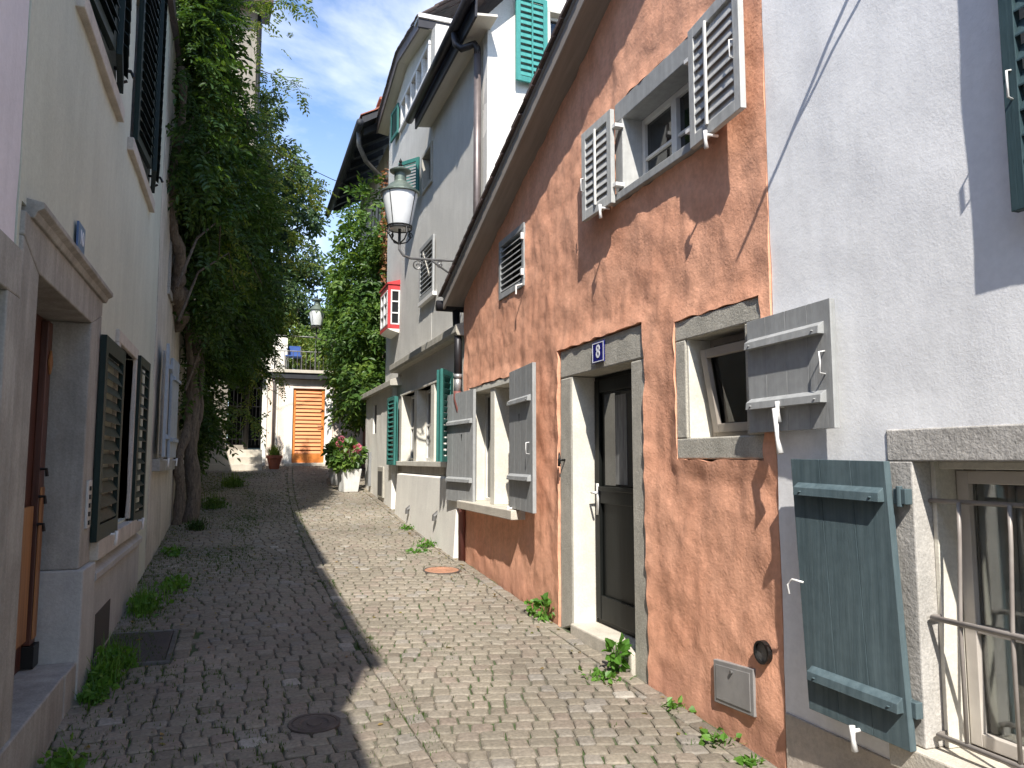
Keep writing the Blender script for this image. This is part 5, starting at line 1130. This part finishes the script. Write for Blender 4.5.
# long loose tendrils reaching into the sky gap
tv = MB(); TP, TD = [], []
for (p0, d0, ln) in [((-.1, 11.2, 6.6), (.9, .4, .5), 1.2), ((-.2, 10.6, 7.0), (.8, .2, .55), 1.0), ((.1, 12.4, 6.2), (.9, .5, .1), 1.1), ((.1, 12.6, 4.9), (.9, .6, -.1), 1.3), ((.25, 13.2, 5.3), (.8, .5, .1), 1.2), ((.35, 14.6, 4.4), (.8, .5, -.1), 1.1), ((.5, 15.2, 4.0), (.8, .3, -.3), .9), ((.55, 16, 3.2), (.6, .5, -.5), .9), ((-.2, 13.2, .9), (.7, .3, -.2), .6), ((.0, 14.4, 2.2), (.3, .3, -.9), 1.1), ((.5, 16.6, 2.6), (.4, .6, -.8), 1.3), ((.2, 15.6, 2.0), (.2, .3, -.9), 1.0)]:
    p = Vector(p0); d = Vector(d0).normalized(); path = [p.copy()]
    for k in range(12):
        d = (d+Vector((random.gauss(0, .10), random.gauss(0, .10), random.gauss(-.03, .10)))).normalized(); p = p+d*ln/12; path.append(p.copy())
        for q in range(2): TP.append(tuple(p)); TD.append((d.x*.5+random.gauss(0, .6), d.y*.5+random.gauss(0, .6), d.z*.5-.3+random.gauss(0, .4)))
    tv = MB(); tv.tube(path, [.008-.0005*i for i in range(13)], 5); tv.build('tendril', M['bark'], t)
for (c_, e_, n_) in (((.05, 13.0, 5.9), (.35, .6, .30), 60), ((.30, 13.6, 5.2), (.40, .6, .35), 70), ((.0, 12.2, 6.9), (.30, .5, .45), 45), ((.55, 14.2, 4.6), (.35, .6, .25), 40), ((-.30, 10.4, 3.4), (.18, .6, .6), 60), ((-.25, 11.0, 2.7), (.22, .6, .4), 45)):
    for q in range(n_): TP.append(tuple(np.array(c_)+rng.normal(size=3)*np.array(e_)*.6)); TD.append((random.gauss(.3, .6), random.gauss(0, .6), random.gauss(-.2, .4)))
a = sprigs(np.array(TP), np.array(TD), .22, 5, .06, .014); leaves_to_obj('young_foliage', *a, M['leaf_yellow'], t)

def simple_leaves(P, Dn, size, wr=.33, droop=-.3, scat=.8, out_=.4):
    n = len(P); D = Dn*out_+rng.normal(size=(n, 3))*scat*.6+np.array([0, 0, droop]); N = Dn+rng.normal(size=(n, 3))*.7+np.array([0, -.2, .6])
    L_ = size*rng.uniform(.65, 1.3, n); return P, D, N, L_, L_*wr
# ---- creeper on the dark-eaved house
t = thing('wall_creeper', 'bright green creeper covering the wall under the black eaves', 'climbing plant', (2.7, 17.3, g(17)))
blobs = [(2.55, 16.6, 5.2, .40, .9, .8), (2.45, 17.3, 4.3, .50, 1.0, 1.0), (2.60, 16.4, 3.6, .45, .8, 1.1), (2.35, 17.2, 3.0, .50, 1.0, 1.0), (2.5, 18.2, 3.9, .45, 1.0, .9), (2.42, 18.5, 2.8, .50, .9, .75), (2.45, 17.2, 2.0, .45, 1.0, .8), (2.60, 16.4, 2.3, .35, .8, .9),
         (2.55, 16.6, 1.5, .35, .8, .5), (2.5, 18.6, 2.1, .4, .7, .4), (2.7, 17.5, 5.2, .3, 1.2, .6), (2.55, 19.2, 3.3, .45, .7, .7), (2.55, 18.3, 1.5, .35, .7, .5)]
P, Dn = blob_points(blobs, 3600, .55); keep = P[:, 0] < 2.95; P, Dn = P[keep], Dn[keep]
cl = np.array([noise.noise(Vector(p*1.7)) for p in P]) > -.13; P, Dn = P[cl], Dn[cl]
P = P + np.sign(Dn)*0 + Dn*rng.uniform(-.05, .16, len(P))[:, None]
a = sprigs(P, Dn*.7+rng.normal(size=P.shape)*.45+np.array([-.1, -.1, -.6]), .30, 3, .125, .030, .45); leaves_to_obj('foliage', *a, M['leaf_bright'], t)
st = MB()
for k in range(6):
    y_ = 16.2+k*.5; st.tube([(2.93, y_, g(y_)), (2.9, y_+.1, 1.5), (2.93, y_-.1, 3.0), (2.9, y_+.15, 4.6), (2.93, y_, 6.2)], [.035, .03, .025, .02, .01], 6)
st.build('stems', M['bark'], t)
dv = MB()
for k in range(16):
    x_ = random.uniform(2.75, 2.93); y_ = random.uniform(15.6, 16.2); z_ = random.uniform(4.5, 6.4)
    dv.tube([(x_, y_, z_), (x_+random.gauss(0, .05), y_+random.gauss(0, .08), z_-.4), (x_+random.gauss(0, .06), y_+random.gauss(0, .1), z_-.9)], [.012, .01, .004], 5)
dv.build('dry_stems', M['deadvine'], t)
P = np.column_stack([rng.uniform(2.7, 2.93, 420), rng.uniform(15.6, 16.2, 420), rng.uniform(3.7, 6.2, 420)])
leaves_to_obj('dry_leaves', *simple_leaves(P, randdir(420), .09), leafmat('dry_leaves', [(0, (.25, .09, .05)), (.5, (.35, .17, .10)), (1, (.20, .22, .06))]), t)

# ---- trees beyond
def tree(name, label, base, h_, blobs, n, size, m, r0=.18, group='trees behind the terrace'):
    t_ = thing(name, label, 'tree', (base[0], base[1], base[2]), group)
    tm = MB(); bx, by, bz = base
    pts = [(bx, by, bz-.2), (bx+.1, by, bz+h_*.35), (bx-.05, by+.1, bz+h_*.6), (bx+.05, by, bz+h_*.95)]
    p_, r_ = trunk_path(0, 0, pts, r0, r0*.25, .3, 16, bx); tm.tube(p_, [max(.02, q) for q in r_], 8)
    for b in blobs:
        tgt = Vector(b[:3]); zz = min(tgt.z-.6, bz+h_*.8); s_ = Vector((bx, by, max(bz+h_*.3, zz-b[5]*.5)))
        tm.tube([s_, s_.lerp(tgt, .5)+Vector((0, 0, -.1)), tgt], [r0*.35, r0*.22, r0*.08], 6)
        for k in range(5):
            d = randdir(1)[0]; tm.tube([tgt-Vector((0, 0, .2)), tgt+Vector((d[0]*b[3]*.85, d[1]*b[4]*.85, d[2]*b[5]*.85))], [r0*.09, .008], 5)
    tm.build('trunk', M['bark'], t_, smooth=True)
    P_, D_ = blob_points(blobs, n, .35)
    leaves_to_obj('crown', *simple_leaves(P_, D_, size, .28, -.25, .9), m, t_)
    return t_
gz_ = .6
tree('garden_tree', 'tall loose grey-green tree rising over the lane behind the wisteria', (.35, 24.0, gz_), 9,
     [(.9, 24, 9.0, .9, .9, .9), (.3, 23.6, 8.2, .9, 1, .9), (1.5, 24.1, 8.3, .8, .8, .8), (1.2, 23.8, 7.2, .9, .9, .8), (1.9, 24, 7.4, .5, .8, .5), (.4, 24, 6.7, 1.0, 1, .9), (1.4, 24, 6.1, .9, 1, .7), (1.9, 24, 5.7, .5, .7, .4), (.7, 24.2, 5.4, 1.0, 1, .9), (1.5, 24.2, 4.9, .7, .9, .6), (.1, 24, 10.2, .8, .9, .9), (.5, 24.2, 10.9, .6, .7, .6), (1.7, 24.3, 4.4, .5, .6, .4),
      (.5, 22.2, 3.9, .7, .6, .8), (1.0, 22.4, 4.7, .7, .6, .7), (.4, 22.4, 5.2, .6, .6, .6)],
     15000, .135, M['leaf_tree'])
tree('shrub_tree', 'bushy yellow-green tree standing directly behind the terrace railing', (1.6, 22.6, 1.5), 3.2,
     [(1.2, 22.4, 3.5, .55, .6, .6), (1.9, 22.5, 3.3, .7, .6, .5), (1.0, 22.6, 4.2, .5, .5, .45), (2.5, 22.6, 3.2, .6, .6, .6), (1.6, 22.3, 2.9, .8, .5, .45), (2.1, 20.9, 2.75, .6, .3, .35), (1.5, 21.1, 3.0, .6, .3, .3), (.8, 22.8, 3.6, .4, .5, .5)], 6500, .11, M['leaf_yellow'], .10)
tree('back_tree', 'dense green tree filling the gap right of the distant lantern', (3.2, 25.5, 1.5), 5,
     [(2.6, 25, 4.2, .9, .9, .8), (3.3, 25, 4.9, 1., .9, .8), (3.6, 25.5, 3.7, 1.1, 1, .9), (2.2, 25.4, 3.4, .7, .8, .6), (2.9, 25.2, 5.7, .6, .6, .5)], 5200, .14, M['leaf_bright'], .14)
# pale rooftop gable glimpsed between the leaves
t = thing('distant_house', 'pale stone gable of a distant house glimpsed between leaves', 'house', (3.2, 29, 1.5))
mb = MB(); mb.prism(facing(28.5), [(2.5, 0), (4.6, 0), (4.6, 4.6), (3.3, 5.2), (2.5, 4.9)], -3, 0); mb.build('wall', M['pinkcream'], t)
mb = MB(); mb.slab([(2.4, 28.3, 4.93), (3.35, 28.3, 5.32), (3.35, 32, 5.32), (2.4, 32, 4.93)], (0, 0, .08)); mb.build('roof', M['redtile'], t)
# hedge and garden greenery far behind (one mass)
P, Dn = blob_points([(x_, 30+random.uniform(-1, 1), random.uniform(2.0, 4.2), 1.8, 1.2, 1.6) for x_ in (-3, -1, 1, 2.4, 4.2, 6)], 9000, .5)
tag(leaves_to_obj('garden_greenery', *simple_leaves(P, Dn, .22, .3), M['leaf_bright']), 'mass of garden shrubs filling the view behind the terrace', 'greenery', kind='stuff')
# overhead wires
def wire(name, label, a, b, sag=.15, r_=.008):
    a, b = Vector(a), Vector(b); mb_ = MB(); mb_.tube([a.lerp(b, i/12)-Vector((0, 0, sag*4*(i/12)*(1-i/12))) for i in range(13)], r_, 5)
    tag(mb_.build(name, M['black']), label, 'cable')
wire('overhead_cable', 'thin cable from the black eaves to the wisteria side of the lane', (2.2, 17.0, 6.1), (-.9, 15.0, 6.9), .2)

# ---- planters, pots
def hydrangea(x, y, z, label, n=34, r_=.30, flowers=7):
    t_ = thing('hydrangea', label, 'shrub', (x, y, z), 'hydrangeas in white planters')
    s_ = MB()
    for k in range(9):
        a = random.uniform(0, 6.3); q = random.uniform(.1, r_); s_.tube([(x, y, z), (x+q*.5*math.cos(a), y+q*.5*math.sin(a), z+.2), (x+q*math.cos(a), y+q*math.sin(a), z+.42)], [.010, .008, .005], 5)
    s_.build('stems', M['bark'], t_)
    P_, D_ = blob_points([(x, y, z+.30, r_, r_, .26), (x-.1, y-.05, z+.22, r_*.8, r_*.8, .2)], 420, .6)
    leaves_to_obj('leaves', *simple_leaves(P_, D_, .12, .36, -.2, .5, .9), M['leaf_bright'], t_)
    for k in range(flowers):
        a = random.uniform(0, 6.3); q = r_*random.uniform(.35, 1.0); c_ = np.array([x+q*math.cos(a), y+q*math.sin(a), z+.36+.2*random.random()-(.12 if q > .27 else 0)])
        D_ = randdir(90); leaves_to_obj('flower_head', c_+D_*.055, D_+rng.normal(size=D_.shape)*.7, D_, np.full(90, .032), np.full(90, .014), M['petal'], t_)
def planter(x, y, label, s=1.0):
    z = g(y); t_ = thing('flower_planter', label, 'planter', (x, y, z), 'white square planters')
    b_ = MB(); h_ = .44*s
    b_.lathe((x, y, z-.01), [(.20*s, 0), (.27*s, h_), (.235*s, h_), (.225*s, h_-.06)], 4, rot=.78+.25); b_.build('tub', M['planter'], t_, .008)
    b_ = MB(); b_.lathe((x, y, z+h_-.09), [(.20*s, 0), (.21*s, .03), (.001, .05)], 4, rot=.78+.25); b_.build('soil', M['soil'], t_)
    return z+h_-.05
zt2 = planter(2.02, 15.2, 'front white tapering square planter at the corner of the cream wall'); hydrangea(2.02, 15.2, zt2, 'pink hydrangea in the front white planter', r_=.29, flowers=6)
zt2 = planter(1.98, 16.25, 'rear white square planter half hidden behind the front one', .95); hydrangea(2.0, 16.25, zt2, 'hydrangea in the rear white planter, its flowers behind the front bush', r_=.28, flowers=4)
x, y = .80, 19.25; z = g(y)
t = thing('terracotta_pot', 'round terracotta pot left of the orange door', 'plant pot', (x, y, z))
b_ = MB(); b_.lathe((x, y, z-.01), [(.11, 0), (.165, .25), (.19, .26), (.19, .33), (.165, .33), (.15, .28)], 20); b_.build('pot_body', M['terracotta'], t, smooth=False)
b_ = MB(); b_.lathe((x, y, z+.26), [(.15, 0), (.001, .03)], 16); b_.build('soil', M['soil'], t)
t = thing('grassy_plant', 'spiky yellow-green plant growing in the terracotta pot', 'plant', (x, y, z+.28)); gb = MB()
for k in range(260): blade(gb, (x+random.gauss(0, .05), y+random.gauss(0, .05), z+.27), random.uniform(.12, .34), random.uniform(.02, .26), random.uniform(0, 6.3), .009)
gb.build('blades', M['leaf_yellow'], t, recalc=False)

# ---- weeds along the walls, each its own plant
def weed(x, y, r_, h_, n, label, kind=0, m=None, size=.05):
    z = g(y); t_ = thing('weed', label, 'weed', (x, y, z-.02), 'weeds growing at the foot of the walls')
    if kind == 0:      # broad leaved
        s_ = MB()
        for k in range(7):
            a = random.uniform(0, 6.3); q = r_*random.uniform(.2, .8); s_.tube([(x, y, z-.02), (x+q*.5*math.cos(a), y+q*.5*math.sin(a), z+h_*.6), (x+q*math.cos(a), y+q*math.sin(a), z+h_*.9)], .003, 5)
        s_.build('stems', M['weed'], t_)
        P_, D_ = blob_points([(x, y, z+h_*.55, r_, r_, h_*.5)], n, .3)
        leaves_to_obj('leaves', *simple_leaves(P_, D_, size, .40, .0, .6, .8), m or M['weed'], t_)
    else:
        b2_ = MB()
        for k in range(n): blade(b2_, (x+random.gauss(0, r_*.45), y+random.gauss(0, r_*.45*kind), z-.02), h_*min(1, .25+random.expovariate(3.2)), random.uniform(.01, .13), random.uniform(0, 6.3), random.uniform(.003, .006))
        P_ = np.column_stack([rng.normal(x, r_*.45, n//2), rng.normal(y, r_*.45*kind, n//2), z+rng.uniform(0, h_*.45, n//2)])
        b2_.build('blades', m or M['weed'], t_, recalc=False); leaves_to_obj('leaves', *simple_leaves(P_, randdir(n//2), .045, .4, .1), m or M['weed'], t_)
weed(2.36, 4.62, .07, .20, 60, 'upright broad-leaved weed at the near side of the doorstep', 0, size=.06)
weed(2.20, 4.52, .11, .07, 70, 'low spreading weed on the cobbles beside the doorstep weed', 1)
weed(2.38, 5.93, .07, .16, 50, 'bright weed at the far side of the stone door surround', 0, size=.055)
weed(2.37, 6.15, .06, .10, 30, 'tiny weed a hand further from the door than the bright one', 0, size=.04)
weed(2.36, 3.95, .07, .05, 40, 'small flat weed below the orange wall between hatch and door', 1)
weed(2.32, 3.48, .09, .06, 60, 'flat weed under the grey meter hatch', 1)
weed(2.33, 3.22, .06, .05, 40, 'smallest weed near the corner of the white house', 1)
weed(2.22, 9.45, .13, .14, 90, 'leafy tuft at the foot of the grey house plinth', 1)
weed(2.02, 9.1, .16, .05, 80, 'thin patch of weeds on the cobbles before the grey house', 1)
weed(2.25, 10.8, .10, .12, 60, 'weed tuft further up along the cream plinth', 1)
weed(-.72, 5.28, .10, .22, 200, 'dark leafy weed clump between door jamb and metal hatch', 1.4)
weed(-.70, 5.62, .12, .24, 260, 'tall grassy clump at the lower corner of the metal hatch', 1.2)
weed(-.72, 4.98, .08, .16, 120, 'weed clump in the corner by the stone jamb base', 1)
weed(-.68, 7.05, .12, .26, 300, 'largest grassy clump against the grey plinth past the hatch', 2.2)
weed(-.52, 7.9, .14, .14, 200, 'low grass patch spreading out from the left wall', 2.4)
weed(-.70, 4.1, .08, .12, 90, 'weed clump in front of the left doorstep', 2.0)
weed(-.66, 9.6, .10, .14, 120, 'grass tuft below the pale blue shutters', 2.4)
weed(-.50, 11.3, .14, .22, 200, 'dark leafy tuft at the foot of the wisteria trunk', 1, M['leaf_vine'])
weed(-.35, 13.4, .20, .30, 300, 'loose green plant beyond the wisteria trunk', 1.4, M['leaf_bright'])
weed(-.1, 16.2, .25, .35, 300, 'shaded leafy plant by the steps under the wisteria', 1.4, M['leaf_bright'])

# fallen leaves scattered over the paving (uncountable)
n_ = 420; P = []
while len(P) < n_:
    y = random.uniform(3.6, 18.5); x = random.choice([random.gauss(-.6, .25), random.uniform(-.8, 2.35), random.gauss(2.3, .1)])
    if -.85 < x < 2.4 and (y > 7 or random.random() < .45): P.append((x, y, g(y)+.008))
D_ = rng.normal(size=(n_, 3)); D_[:, 2] = rng.uniform(-.05, .15, n_); N_ = np.tile([0, 0, 1.], (n_, 1))+rng.normal(size=(n_, 3))*.25
tag(leaves_to_obj('fallen_leaves', np.array(P), D_, N_, rng.uniform(.02, .05, n_), rng.uniform(.006, .013, n_), leafmat('fallen_leaves', [(0, (.16, .09, .04)), (.5, (.28, .20, .08)), (1, (.16, .20, .06))])), 'small dry leaves scattered over the cobbles', 'leaf litter', kind='stuff')
